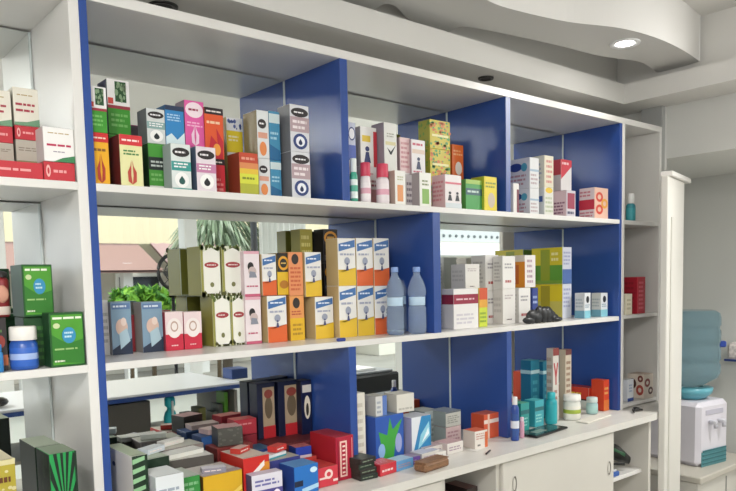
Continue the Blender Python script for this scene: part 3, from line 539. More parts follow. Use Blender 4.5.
col(637, 645, .008, .07, zr, [(277, ('c41f34', [('F', 'w', .2, .1, .8, .9, 7, 'e06070'), ('L', 'w', .1, .1, .9, .9, 6, '8e1424')], 'a81a2c', 'd04050'), 'glossy red carton standing on the right end column')], G2)
col(625.5, 632, .004, .03, zr, [(294, ('ece4cc', [('F', 'w', .2, .2, .8, .8, 3, 'c9c0a0')], 'dcd4bc'), 'small cream carton beside the red carton on the right column')], G2)

# ------------------------------------------------------------------ counter level
z = CT
SUN = ('1e9a4c', [('F', 'rays', .5, .45, 16, '11241a'), ('F', 'e', .5, .45, .18, .15, '8c9a94'), ('F', 'r', .92, 0, 1, 1, '153020'), ('L', 'dots', .05, .05, .95, .95, 18, '20301f')], '121c18', '7f8f78')
carton(xat(50, -.10, 1.1), -.10, z+.0005, xat(77, -.10, 1.1)-xat(50, -.10, 1.1), .09, zat(50, 455, -.10)-z, SUN[0], SUN[1], 'tall green carton with black sunburst print at the lower left', G3, 0, SUN[2], SUN[3])
carton(xat(50, -.10, 1.1)-.0, .0, z+.0005, xat(77, -.10, 1.1)-xat(50, -.10, 1.1), .12, zat(50, 455, -.10)-z-.002, '1a2a20', [], 'dark green carton with pale lid directly behind the sunburst carton', G3, 0, '18211d', 'a5b29c')
x0 = xat(-20, -.04, 1.05)
for k, (c1, c2, w) in enumerate((('d8862c', 'c24a1e', 'lowest orange'), ('e06a2c', 'd8b02a', 'middle orange'), ('b8a834', 'd8cf9c', 'topmost yellow'))):
    carton(x0+.003*k, -.05+.006*k, z+.075*k+.0006, xat(14, -.04, 1.05)-x0, .12, .073, c1, [('F', 'dots', 0, 0, 1, 1, 14, c2), ('F', 'r', 0, .86, 1, 1, c2), ('F', 'w', .3, .3, .9, .6, 1, '6a3a1c')], w+' patterned carton of the stack at the lower left edge', G3, 0, '3c3226', 'ddd4b4')
# bay one pile (X .58 .. 1.27)
WGS = ('d9d9d0', [('F', 'r', 0, 0, 1, 1, '14301e')]+[('F', 'p', [(.0, .06+.12*k), (.8, .1+.12*k), (.8, .15+.12*k), (.0, .12+.12*k)], '8fc090') for k in range(8)]+[('L', 'e', .35, .82, .06, .03, '3a3f52'), ('L', 'w', .1, .2, .9, .3, 1, 'b07a88')], 'ded9d2', 'a9b89c')
carton(xat(132.5, -.05, 1.05), -.05, z+.0005, .036, .16, zat(132, 457, -.05)-z, WGS[0], WGS[1], 'white carton with green and black striped edge at the left of the pile', G3, 0, WGS[2], WGS[3])
carton(.648, -.075, z+.0005, .068, .09, .135, 'dbe0e4', [('F', 'w', .1, .3, .9, .8, 5, '97a4b4')], 'white carton with grey text in the front left of the pile', G3, 0, 'c4c8cc', 'dfe4e4')
carton(.668, .045, z+.0005, .072, .13, .148, '14301f', [('F', 'w', .1, .3, .9, .6, 2, '355e3e')], 'dark green carton with pale lid behind the white text carton', G3, 5, '14301f', 'b9c6b0')
carton(.732, -.02, z+.0005, .052, .10, .105, '2f8a3a', [('F', 'w', .1, .1, .9, .9, 6, '7fb884'), ('L', 'r', 0, 0, 1, 1, '39404a')], 'green carton with pale text beside the yellow carton', G3, 0, '39404a', 'b8c0b4')
carton(.790, -.025, z+.0005, .108, .11, .098, 'd8a818', [('F', 'e', .3, .35, .14, .22, '3a3020'), ('F', 'e', .3, .35, .08, .12, 'd8b84a'), ('F', 'p', [(.5, .2), (.98, .5), (.98, .62), (.5, .3)], 'f0d060'), ('T', 'r', 0, 0, 1, .25, 'a39a9c')], 'yellow carton with dark round mark in the front of the pile', G3, 0, '6a4a20', 'c9c4bc')
carton(.752, .095, z+.0005, .125, .06, .122, '54504c', [('F', 'w', .1, .2, .9, .8, 3, '8c8880')], 'grey carton with white lid behind the green text carton', G3, -6, '4a4744', 'd6d4cc')
carton(.775, .165, z+.0005, .12, .075, .135, '9a8f8a', [('F', 'w', .1, .2, .9, .8, 3, 'c8c0b8')], 'whitish carton near the mirror at the left of the pile', G3, 4, '7a706c', 'c9c8bc')
carton(.757, .10, z+.1235, .11, .05, .012, 'dadad2', [], 'thin white leaflet box lying on the grey carton', G3, 8, 'c0beb8', 'e2e2dc')
carton(.908, -.015, z+.0005, .078, .12, .12, 'cf2420', [('F', 'r', .62, 0, 1, .85, 'dd8a24'), ('F', 'p', [(.25, .5), (.8, .78), (.8, .9), (.25, .62)], 'f0e6e2'), ('F', 'e', .2, .55, .12, .12, 'f0b0a8')], 'red carton with white slash and orange corner in the front of the pile', G3, 0, 'c4281e', 'cfc3b4')
carton(.905, .115, z+.0005, .11, .07, .125, '7a2a28', [], 'dark red carton behind the white slash carton', G3, 0, '6a2a28', '8a3a34')
DKG = ('4c4b46', [('F', 'dots', 0, 0, 1, 1, 16, '63655c')], '3c3b38', '6a675f')
o = carton(.915, .128, z+.127, .07, .06, .05, DKG[0], DKG[1], 'dark grey carton with pink lid on top of the pile', G3, -12, DKG[2], 'c08a8c')
carton(1.02, .115, z+.0005, .062, .075, .10, '28468c', [('F', 'w', .1, .2, .9, .8, 2, '8fa8d8')], 'dark blue carton supporting the small lids in the pile', G3, 0, '243a74', '3a6a8c')
carton(.90, .195, z+.0005, .105, .06, .145, '2a4674', [('F', 'r', 0, .8, 1, 1, '2f5a98')], 'blue carton near the mirror in the middle of the pile', G3, 0, '243a64', '31568e')
carton(.925, .20, z+.147, .085, .05, .014, 'c2a5a0', [], 'flat pinkish carton lying near the mirror', G3, 6, 'a88f8c', 'cdb4ae')
carton(1.009, .20, z+.0005, .072, .06, .128, '8c2430', [], 'dark red carton near the mirror below the crimson carton', G3, 0, '7a2028', '9a2c38')
carton(1.01, .205, z+.130, .07, .05, .045, 'b62c3c', [('F', 'w', .1, .6, .9, .8, 1, 'd88a8c')], 'crimson carton topping the pile near the mirror', G3, -5, '9a2430', 'c8443f')
carton(1.02, .04, z+.0875, .07, .045, .012, 'dfe2e4', [('F', 'r', 0, 0, 1, .4, '3a9aa8')], 'flat white and turquoise carton on the dark blue carton', G3, 15, 'c4c8ca', 'dfe0e4')
carton(xat(251, -.045, .95), -.05, z+.0005, .088, .033, .082, 'd9d6e2', [('F', 'r', 0, .1, 1, .5, '4a4690'), ('F', 'w', .1, .6, .9, .85, 2, '6a68a8'), ('F', 'e', .8, .3, .12, .15, 'f0e6ee')], 'white and purple carton in front of the white slash carton', G3, -4, '4c4a70', 'b9b6c8')
carton(1.000, .03, z+.0005, .115, .075, .086, '3a3f86', [('F', 'w', .1, .3, .9, .7, 2, 'a8b0d8')], 'violet blue carton with pale lid behind the bright blue carton', G3, 0, '3c3c78', 'b0aca0')
carton(1.043, -.045, z+.0005, .078, .07, .078, '1f6fc4', [('F', 'r', .0, .3, .35, .5, '14203c'), ('F', 'p', [(.3, .05), (1, .15), (1, .3), (.3, .2)], 'a9d4ee'), ('F', 'e', .8, .8, .15, .1, 'c8e6f4')], 'bright blue carton with white wave next to the red and white carton', G3, 0, '23489c', '5a8fc4')
carton(1.128, -.03, z+.0005, .072, .09, .055, 'd43444', [('F', 'e', .55, .62, .2, .25, 'f0d6d0'), ('F', 'e', .55, .62, .1, .12, 'd43444'), ('F', 'r', .1, .4, .45, .5, 'f0d6d0'), ('F', 'r', .75, .2, .98, .32, 'f0d6d0')], 'low red and white carton beside the big red carton', G3, 0, '9c2430', 'c8403c')
for x, y, zz_, w, d, h, c, tp, r, lab in (
    (.70, .085, .1495, .06, .035, .014, 'c9d2d8', 'dfe6e8', 24, 'small pale carton lying askew on the dark green carton'),
    (.80, .0, .0995, .06, .03, .012, '8f8a98', 'd2cfd6', -20, 'thin mauve carton lying askew on the yellow carton'),
    (.93, .13, .127, .0, .0, .0, '', '', 0, ''),
    (.79, .19, .137, .07, .03, .013, 'e4e2da', 'eceae4', 18, 'thin white carton lying askew near the mirror at the left'),
    (.925, .03, .122, .05, .03, .014, 'c83a30', 'd8b0a4', 28, 'small red edged carton lying on the white slash carton'),
    (1.02, -.03, .0, .0, .0, .0, '', '', 0, ''),
    (1.05, .05, .101, .05, .03, .016, 'd23a34', 'd8504a', 22, 'small bright red carton lying in the middle of the pile')):
    if w: carton(x, y, z+zz_, w, d, h, c, [('F', 'w', .1, .3, .9, .7, 1, 'f0e0dc')], lab, G3, r, c, tp)
BRD = ('b81a38', [('F', 'r', .22, .08, .62, .9, 'f0c8bc'), ('F', 'r', .3, .12, .54, .86, 'b81a38')]+[('F', 'r', .34, .16+.1*k, .5, .2+.1*k, 'f4d8cc') for k in range(7)]+[('F', 'r', .08, .05, .12, .95, '8c1430'), ('F', 'r', .85, .05, .9, .95, 'e08a90')], 'b5202a', 'b83028')
carton(xat(336.5, -.012, .93), -.012, z+.0005, 1.2725-xat(336.5, -.012, .93), .125, zat(336.5, 438, -.012)-z, BRD[0], BRD[1], 'big red carton with white outlined upright lettering against the divider', G3, 0, BRD[2], BRD[3])
carton(1.125, .064, z+.0005, .07, .048, .066, 'a8242c', [('F', 'r', 0, .7, 1, 1, 'c8443c')], 'red carton set back left of the big red carton', G3, 0, '94202a', 'b8403a')
carton(1.125, .066, z+.0675, .05, .045, .032, '1f3fb0', [('F', 'r', 0, 0, 1, .25, 'd8c8d0')], 'bright blue low carton on the red one in the back of the pile', G3, -8, '1c3a8c', 'c06a6a')
PRT = ('141c3c', [('F', 'r', .3, .05, .95, .92, 'b09a7c'), ('F', 'e', .62, .55, .22, .2, '6a5a44'), ('F', 'r', .3, .0, .98, .22, 'c0242c'), ('F', 'e', .62, .8, .24, .08, '8a3a30')], '0f1630', '2a2826')
PR2 = ('121a40', [('F', 'e', .55, .5, .3, .22, 'e6dcc4'), ('F', 'e', .55, .46, .14, .12, '3a3428'), ('F', 'r', .1, .78, .95, .92, 'd9d4c8'), ('F', 'w', .2, .1, .4, .3, 1, 'aab')], '0f1630', '4a443c')
PR2 = (PR2[0], PR2[1][:3], PR2[2], PR2[3])
for a, b, yt, Yp, dsn, lab in ((258, 276, 384, .222, PRT, 'dark navy carton with portrait picture, leftmost of three near the mirror'), (279, 300, 382, .212, PRT, 'dark navy carton with portrait picture, middle of three near the mirror'), (302, 321, 381, .185, PR2, 'dark navy carton with white oval, rightmost of three near the mirror')):
    x0_, x1_ = xat(a, Yp, 1.05), min(xat(b, Yp, 1.05), 1.271)
    carton(x0_, Yp, z+.102, x1_-x0_-.001, .045, zat(a, yt, Yp)-z-.102, dsn[0], dsn[1], lab, G3, 0, dsn[2], dsn[3])
bx('storage_box', (1.086, .116, z+.0005, 1.27, .265, z+.1012), mat('6a2a2e', .5), label='plain dark red box below the dark navy cartons', cat='box')

# counter bay two (X 1.30 .. 1.98)
carton(1.302, .015, z+.0005, .04, .06, zat(356, 394, .015)-z, 'dcd8cc', [('F', 'w', .2, .1, .8, .9, 8, 'c4bcae')], 'tall upright white carton just right of the first divider', G3, 0, 'c9c4b8', 'd0ccc0')
for k in range(4):
    carton(xat(360, -.055, .93)+.002*(k % 2), -.058+.004*(k % 3), z+.0006+.0155*k, .062, .09, .0148, ('1f2a24', '27241f', '1c3024', '242020')[k], [('F', 'w', .1, .3, .9, .7, 1, '7a8a74')], ('dark flat carton, lowest of four beside the divider', 'dark flat carton, second from the bottom beside the divider', 'dark flat carton, third from the bottom beside the divider', 'dark flat carton, topmost of four beside the divider')[k], G3, 3*k-3, '2a2c28', '35403a')
carton(xat(380, -.06, .92), -.062, z+.0005, .07, .06, .034, 'd0303c', [('F', 'w', .1, .25, .9, .6, 1, 'f0d0d0'), ('T', 'w', .1, .2, .9, .8, 3, 'e8a0a0')], 'low red carton with white text on the counter edge', G3, 6, 'b02834', 'd8505a')
LIL = ('2a58b4', [('F', 'p', [(.3, 0), (.6, 0), (.7, .5), (.95, .9), (.6, .7), (.5, .95), (.4, .6), (.1, .7)], '3fa83c'), ('F', 'e', .2, .3, .12, .15, '8fb8e8'), ('F', 'e', .8, .4, .12, .2, '9fa8d8'), ('L', 'r', 0, 0, 1, 1, '3858b0')], '2f58a8', '5a7cb0')
carton(xat(376, .03, z+.05), .03, z+.0005, xat(404, .03, z+.05)-xat(376, .03, z+.05), .07, zat(376, 418, .03)-z, LIL[0], LIL[1], 'blue carton with bright green leaf print in bay two', G3, 0, LIL[2], LIL[3])
zz_ = zat(376, 418, .03)+.001
carton(xat(376, .04, zz_), .04, zz_, .045, .06, .062, 'd8d8d6', [('F', 'r', .6, 0, 1, 1, '5a7ac0'), ('F', 'w', .1, .1, .5, .8, 3, 'a0a8b4')], 'small white and blue carton on top of the leaf print carton', G3, 0, 'bdbab4', 'a9a69c')
carton(xat(397, .034, zz_), .034, zz_, .07, .065, .058, 'ddd9cf', [('F', 'w', .1, .1, .9, .3, 1, 'b8b4aa')], 'white carton with slanted side on top of the leaf print carton', G3, -4, 'c4c0b6', 'c9c6bc')
SWO = ('dfe4ea', [('F', 'p', [(0, 0), (1, 0), (1, 1), (.5, 1)], '2a86c0'), ('F', 'p', [(.3, .2), (.95, .5), (.9, .85), (.45, .55)], '8fd0e4'), ('F', 'p', [(.5, .35), (.9, .55), (.85, .7)], 'e6f2f6')], 'a8a4c4', 'c4c8d0')
carton(xat(412, .02, z+.05), .02, z+.0005, xat(431, .02, z+.05)-xat(412, .02, z+.05), .07, zat(413, 418, .02)-z, SWO[0], SWO[1], 'white carton with blue and turquoise swoosh in bay two', G3, 0, SWO[2], SWO[3])
GRC = ('b9bab2', [('F', 'r', 0, .9, 1, 1, '5a6470'), ('F', 'w', .1, .2, .9, .75, 4, '8c8f88'), ('L', 'r', 0, .1, .2, .9, '4a5a64')], '8a9694', '7a8490')
carton(xat(446, .07, z+.06), .07, z+.0005, .075, .08, .062, 'c2a8a8', [('F', 'w', .1, .2, .9, .8, 3, 'a07a84')], 'pinkish white carton, lower one of the grey pair', G3, 0, '8f9a98', 'a8a09c')
carton(xat(446, .07, z+.06), .07, z+.064, .075, .08, .052, GRC[0], GRC[1], 'grey white carton, upper one of the grey pair', G3, 0, GRC[2], GRC[3])
carton(xat(425, .13, z+.05), .13, z+.0005, .07, .08, .115, '9aa3a2', [('F', 'w', .1, .2, .9, .8, 4, '7c8684')], 'grey green carton set back behind the swoosh carton', G3, 0, '8a9694', 'a3a69c')
for i, (x, y, w, d, h, c, s, tp, r, lab) in enumerate((
    (1.40, -.055, .075, .05, .03, '5f9acc', '3f6fb0', 'a8c4dc', 5, 'light blue flat carton on the counter edge'),
    (1.455, -.03, .06, .045, .026, '6a4a9c', '4a3a80', '8f8098', -8, 'purple flat carton beside the light blue one'),
    (1.52, -.04, .085, .05, .03, 'd6d2cc', 'b0acb4', 'bdbac8', 4, 'white flat carton right of the purple one'),
    (1.575, .0, .085, .05, .032, 'd9d2cc', 'c0b4b0', 'b8a0a4', 2, 'white flat carton with mauve lid'),
    (1.655, -.02, .075, .06, .036, 'ded8d2', 'c8b8b4', 'c4a0a4', 0, 'white flat carton with pink lid left of the orange one'))):
    carton(x, y, z+.0005, w, d, h, c, [('F', 'w', .1, .25, .9, .7, 2, 'a890a0')], lab, G3, r, s, tp)
carton(1.57, -.035+.0, z+.0005, .06, .03, .022, 'e2ded8', [('F', 'w', .1, .3, .9, .7, 1, 'b0a0a8')], 'small white flat carton in front of the mauve lid', G3, -3, 'c8c0bc', 'd4d0cc')
carton(xat(475, -.035, z), -.035, z+.0005, .06, .055, .06, 'e4dcd4', [('F', 'w', .1, .5, .9, .9, 3, 'c89a90'), ('F', 'w', .2, .1, .5, .3, 1, '6a6460'), ('F', 'r', .78, 0, 1, .9, 'dc6a3a')], 'white and orange carton below the second divider', G3, -3, 'd4c8be', 'd8643c')
carton(xat(484, .04, z+.05), .04, z+.0005, xat(502, .04, z+.05)-xat(484, .04, z+.05), .06, .088, 'dd5a34', [('F', 'r', 0, .62, 1, .78, 'ecd8cc'), ('F', 'r', .2, 0, .3, 1, 'eac4b0')], 'orange carton with white band behind the white and orange one', G3, 0, 'c84a2c', 'e06a48')
# brown wooden block
p = ray(417, 462, 2, z+.02); p2 = ray(459, 458, 2, z+.01)
q = MB(); wood = mat('8a6242', .55, noise=.3, scale=30, stretch=(1, 8, 8)); q.box(0, 0, 0, .115, .05, .026, wood, .006); q.box(.002, .002, .0262, .113, .048, .029, wood, .004)
q.build('wooden_block', None, (xat(426, -.13, z), -.13, z+.0008), math.radians(6), label='small brown wooden block lying on the counter edge', cat='block')
# pens and slips on the slab
def lie(name, u, v, w, d, h, rot, m, label, cat, bev=.001):
    p = ray(u, v, 2, z); q = MB(); q.box(0, 0, 0, w, d, h, m, bev); return q.build(name, None, (p.x, p.y, z+.0006), math.radians(rot), label=label, cat=cat)
lie('pen', 487, 455, .05, .006, .006, 25, mat('2c2c2e', .3), 'short black pen lying on the counter in front of the orange carton', 'pen', .002)
lie('paper_slip', 476, 452, .09, .04, .0012, 12, mat('e8e5df', .7), 'crumpled white paper slip next to the pen', 'paper')
lie('paper_strip', 588, 424, .20, .05, .006, 6, mat('e2ddd2', .7), 'long white folded paper strip near the right end of the counter', 'paper')
q = MB(); k = mat('161616', .35)
q.tube([(0, 0, .006), (.05, .012, .007), (.09, .006, .006)], [.003, .006, .003], k); q.tube([(.05, .012, .007), (.075, -.02, .006)], [.006, .004], k); q.lathe([(.006, -.003), (.013, -.003), (.013, .003), (.006, .003)], k, c=(.1, .008, .006), seg=16)
p = ray(627, 413, 2, z); q.build('key_holder', None, (p.x, -.085, z+.001), math.radians(20), label='black key holder at the right end of the counter', cat='keys')
# tablet
p = ray(529, 424, 2, z); q = MB(); tx = xat(529, -.045, z)
t = empty('tablet', (tx, -.08, z+.0008), math.radians(5), label='black tablet lying flat with dark green screen below the teal cartons', cat='tablet')
q = MB(); q.box(0, 0, 0, .215, .085, .008, mat('101113', .25), .003); q.build('tablet_body', t)
q = MB(); q.box(.012, .01, .0082, .2, .075, .0088, mat('36463f', .12), .0003); q.box(.04, .025, .0089, .11, .055, .0092, mat('7f8f84', .3), .0001); q.build('screen', t)

# counter bay three (X 2.01 .. 2.71)
TL = ('1f7f9c', [('F', 'r', 0, .78, 1, .84, 'bfe0e6'), ('F', 'w', .2, .2, .8, .7, 4, '4aa8bc'), ('L', 'r', 0, .78, 1, .84, 'a8d0da')], '1c6f94', '3c93a8')
carton(xat(531, .12, z+.1), .12, z+.0005, .055, .05, zat(531, 361, .12)-z, TL[0], TL[1], 'tall teal carton with pale line, left of the pair', G3, 0, TL[2], TL[3])
carton(xat(543, .12, z+.1), .12, z+.0005, .055, .05, zat(543, 362, .12)-z, TL[0], TL[1], 'tall teal carton with pale line, right of the pair', G3, 0, TL[2], TL[3])
YTW = ('cfcac2', [('F', 'p', [(.1, .8), (.3, .8), (.5, .68), (.7, .8), (.9, .8), (.6, .6), (.6, .5), (.4, .5), (.4, .6)], 'b8343c'), ('F', 'w', .2, .1, .8, .45, 4, 'a8746c'), ('F', 'r', 0, .9, 1, 1, '8a3430'), ('L', 'w', .1, .1, .9, .9, 8, 'a89488')], 'c4bcb0', '6a4a44')
carton(xat(553, .055, z+.1), .055, z+.0005, .038, .03, zat(551, 349, .055)-z, YTW[0], YTW[1], 'tall slim white carton with red forked emblem', G3, 0, YTW[2], YTW[3])
carton(xat(565.5, .06, z+.1), .06, z+.0005, .04, .03, zat(565, 350, .06)-z, 'c9bca8', [('F', 'w', .15, .1, .85, .85, 9, '8c6a54'), ('F', 'r', 0, .92, 1, 1, '6a3430')], 'tall slim beige carton next to the forked emblem carton', G3, 0, 'c4b49c', '6a4a44')
for k, (u, yt, w, lab) in enumerate(((521, 404, .05, 'teal and green carton low beside the second divider'), (535, 402, .055, 'turquoise carton in the middle of the teal group'))):
    carton(xat(u, .03+.01*k, z), .03+.01*k, z+.0005, w, .05, zat(u, yt, .03)-z, ('2a9a94', '3aa8b4')[k], [('F', 'r', 0, .6, 1, .75, '1c6a70'), ('F', 'w', .1, .15, .9, .5, 3, '8fd4d0')], lab, G3, 0, ('1f8a80', '2c93a4')[k], ('54a888', '4ab0b4')[k])
carton(xat(517, .04, z+.06), .085, z+.0005, .038, .05, .115, '2c8f5c', [('F', 'r', 0, .7, 1, 1, 'd8542c'), ('F', 'w', .1, .2, .9, .6, 3, '8cc8a0')], 'green carton with orange top band beside the second divider', G3, 0, '2c7f5c', 'c8562c')
bottle(545, 557.5, .02, z, 394, 400, '1ba3ae', '2fb8c0', '24aab4', 'turquoise bottle left of the white tub', None, capw=.7)
bottle(563, 581, .0, z, 397, 403, 'dfe0d6', 'eceae4', 'e6e4d8', 'white tub with green label standing right of the tablet', None, name='cream_tub', cat='tub', capw=1.0, bandc='a3b83c')
bottle(586, 598, .02, z, 399, 404, '9fc4c4', 'c8d8d4', 'a8d0cc', 'pale turquoise jar below the red and orange carton', None, name='lidded_jar', cat='jar', capw=.95)
bottle(510.5, 519.5, -.055, z, 398, 406, '2a4a9c', 'e4e4e6', '31549c', 'small blue bottle with white cap in front of the second divider', None, capw=.6, bandc='d8dce8')
bottle(519.5, 524.5, -.04, z, 418, 422, 'd8a0b4', 'e8c8d4', None, 'tiny pink bottle beside the blue white-capped bottle', None)
x0 = xat(597, .06, z+.08)
carton(x0, .10, z+.0005, 2.706-x0, .165, .092, 'e8e0d0', [('L', 'r', .0, .45, 1, 1, 'd43a24'), ('L', 'w', .3, .6, .8, .8, 1, 'f0d040'), ('L', 'r', 0, .4, 1, .46, '2a2620'), ('F', 'r', 0, .45, 1, 1, 'd43a24'), ('F', 'r', .5, 0, .9, .5, 'e8702c')], 'long red and white carton with yellow text near the right end panel', G3, 0, 'd4dcd4', 'c8301e')
carton(x0+.012, .035, z+.0005, .04, .06, .13, 'e0461e', [('F', 'r', 0, .0, 1, .35, 'e87a34'), ('F', 'w', .1, .5, .9, .8, 2, 'f0b060')], 'upright orange red carton against the right end panel', G3, 0, 'd8401c', 'd84a2c')
# right column on the counter
zr = CT+.021
col(627.5, 633.5, .02, .03, zr, [(380, ('dfe2e8', [('F', 'r', 0, 0, 1, .15, '2c4c9c'), ('F', 'w', .2, .4, .8, .8, 3, '9fb0cc')], 'd0d4dc'), 'slim white and blue carton at the foot of the right column')], G3)
col(644, 653, .006, .08, zr, [(375, ('dccfc2', [('F', 'ring', .35, .65, .3, .18, .45, '8a2c28'), ('F', 'ring', .7, .3, .26, .16, .45, '5a3028'), ('L', 'ring', .3, .6, .24, .22, .4, '4a2a24'), ('L', 'ring', .75, .35, .22, .22, .45, 'b0493c'), ('L', 'ring', .78, .82, .16, .14, .4, '7a3a30')], 'e0d2c4', 'd0b8a8'), 'beige carton with brown and red ring pattern in the right column')], G3)
# niche under the counter
q = MB()
zn2 = zn+.0006
pn = xat(622, cy+.08, zn)
bx('notebook', (xs[2]+T+.004, cy+.035, zn2, xs[2]+T+.10, cy+.2, zn2+.018), mat('2b5cae', .5), bev=.002, label='blue notebook lying in the niche under the counter', cat='book')
bx('notebook', (xs[2]+T+.01, cy+.04, zn2+.0186, xs[2]+T+.09, cy+.19, zn2+.026), mat('d4d8dc', .5), bev=.002, label='white notebook on top of the blue one in the niche', cat='book')
t = empty('hand_scanner', ((xs[2]+T+XB-.02)/2, cy+.09, zn2+.0265), math.radians(-15), label='black handheld device with green stripe and cable in the niche', cat='device')
q = MB(); q.tube([(-.06, .02, .045), (-.02, .01, .05), (.03, -.01, .035), (.085, -.03, .012)], [.02, .028, .024, .012], mat('141815', .35), 12); q.build('device_body', t)
q = MB(); q.tube([(-.04, -.012, .048), (.0, -.02, .05), (.05, -.035, .032)], .006, mat('2f6a44', .4)); q.build('grip_stripe', t)
q = MB(); q.tube([(-.06, .02, .045), (-.07, .0, .02), (-.04, -.02, .006), (.0, -.03, .008), (.04, -.045, .006)], .004, mat('0f0f0f', .4)); q.build('cable', t)
t.scale = (.85, .85, 1.35)
x0 = xs[0]+T+.02
carton(x0, cy+.08, .717, .13, .10, .05, '6a2a2c', [('F', 'w', .1, .2, .9, .8, 3, 'a07a74')], 'dark red carton in the open bay under the counter', 'cartons under the counter', 0, '4a2424', '7a3a38', 'storage_box', 'box')
carton(x0+.14, cy+.06, .717, .05, .10, .07, '3c302e', [('F', 'w', .1, .2, .9, .8, 3, '8a6a64')], 'dark brown carton in the open bay under the counter', 'cartons under the counter', 0, '2c2424', '6a4a48', 'storage_box', 'box')

# ------------------------------------------------------------------ water cooler on its stand
wy = .06; wx = xat(690, wy, .9); wz = zat(702, 469, wy-.13)
st = empty('side_table', (wx, wy, 0), math.radians(0), label='low white table under the water cooler', cat='table')
q = MB(); q.box(-.30, -.20, wz-.03, .27, .25, wz, mat('bdb8ac', .5), .004); q.build('table_top', st)
q = MB(); q.box(-.285, -.18, 0, .26, .24, wz-.031, mat('cfccc3', .5), .003); q.build('table_body', st)
q = MB(); q.box(-.0, -.184, .02, .004, -.180, wz-.05, mat('8a8a86', .5), 0); q.build('door_gap', st)
wc = empty('water_cooler', (wx, wy, wz+.0005), math.radians(-8), label='white countertop water dispenser standing on the low table', cat='water dispenser')
pts = []
H = zat(697, 396, wy)-wz; w2 = .122; JH = (zat(697, 310, wy)-wz-H)/.44
q = MB(); q.box(-w2, -.13, 0, w2, .16, H, mat('d6d3dc', .35), .02); q.build('cooler_body', wc)
q = MB(); q.box(-.10, -.1335, .0, .10, -.129, .07, mat('4f8f96', .3), .004)
for k in range(4): q.box(-.095, -.138, .012+.02*k, .095, -.133, .02+.02*k, mat('2f6f78', .3), .001)
q.build('drip_tray', wc)
for sx in (-.035, .035):
    q = MB(); q.box(sx-.014, -.165, H*.66, sx+.014, -.13, H*.72, mat('c4c4cc', .3), .004); q.tube([(sx, -.158, H*.66), (sx, -.16, H*.6)], .009, mat('b0b0b8', .3)); q.build('tap', wc)
q = MB(); q.box(-.07, -.1325, H*.8, .07, -.129, H*.88, mat('b8b6c4', .3), .002); q.build('indicator_panel', wc)
bt = empty('water_jug', (wx, wy+.0, wz+H+.001), label='large translucent blue water bottle upside down on the dispenser', cat='water bottle')
pl = glass('b4d6e4', .08, 1.12, 'jug_plastic', None, .9)
r = .135; pr = [(0, .0), (.028, .0), (.030, .05), (.07, .075), (r*.93, .11), (r, .135)]
for k in range(3): zz_ = .17+.085*k; pr += [(r, zz_), (r*.955, zz_+.01), (r*.955, zz_+.02), (r, zz_+.03)]
pr += [(r, .40), (r*.96, .425), (r*.8, .44), (0, .435)]; pr = [(a, b*JH) for a, b in pr]; FZ = H/.30
q = MB(); q.lathe(pr, pl, seg=36); q.build('jug_body', bt)
q = MB(); q.lathe([(0, -.0), (.07, .0), (.1, .03), (.105, .055), (.06, .06)], mat('5aa4b4', .3), seg=28); q.build('jug_collar', bt)
q = MB(); q.box(r*.97, -.02, .25, r+.028, .02, .28, mat('1f3f9c', .35), .005, Matrix.Rotation(math.radians(-45), 4, 'Z')); q.build('jug_handle', bt)
# mop bucket blue trim and patterned cloth at the right picture edge
hx = empty('hanging_basket', (3.845, -.02, 1.02), label='white patterned basket with blue rim on the wall beside the water bottle', cat='basket')
q = MB(); q.box(-.07, -.22, 0, 0, .04, .09, mat('cfc6c0', .7, noise=.3, scale=60), .015); q.build('basket_body', hx)
q = MB(); q.tube([(-.078, -.225, .0), (-.078, .045, .0)], .006, mat('2b4aa4', .4)); q.build('basket_rim', hx)

# ------------------------------------------------------------------ what the mirror shows: service counter, desk, street
def real(u, v, Y): # a thing standing at depth Y (in front of the mirror) that shows in the mirror at pixel u, v
    p = ray(u, v, 1, 2*YM-Y); return Vector((p.x, Y, p.z))
TRL = D.materials.new('frosted_panel'); TRL.use_nodes = True; _n = TRL.node_tree; _t = _n.nodes.new('ShaderNodeBsdfTranslucent'); _t.inputs[0].default_value = (.9, .92, .9, 1)
_n.links.new(_t.outputs[0], _n.nodes['Material Output'].inputs[0])
ct2 = .938; _p = ray(108, 398, 2, .95); oy = 2*YM-_p.y; cxr = ray(250, 383, 2, .95).x
oc = empty('service_counter', (0, oy, 0), label='customer counter opposite the shelving, white top with blue edge, seen in the mirror', cat='counter')

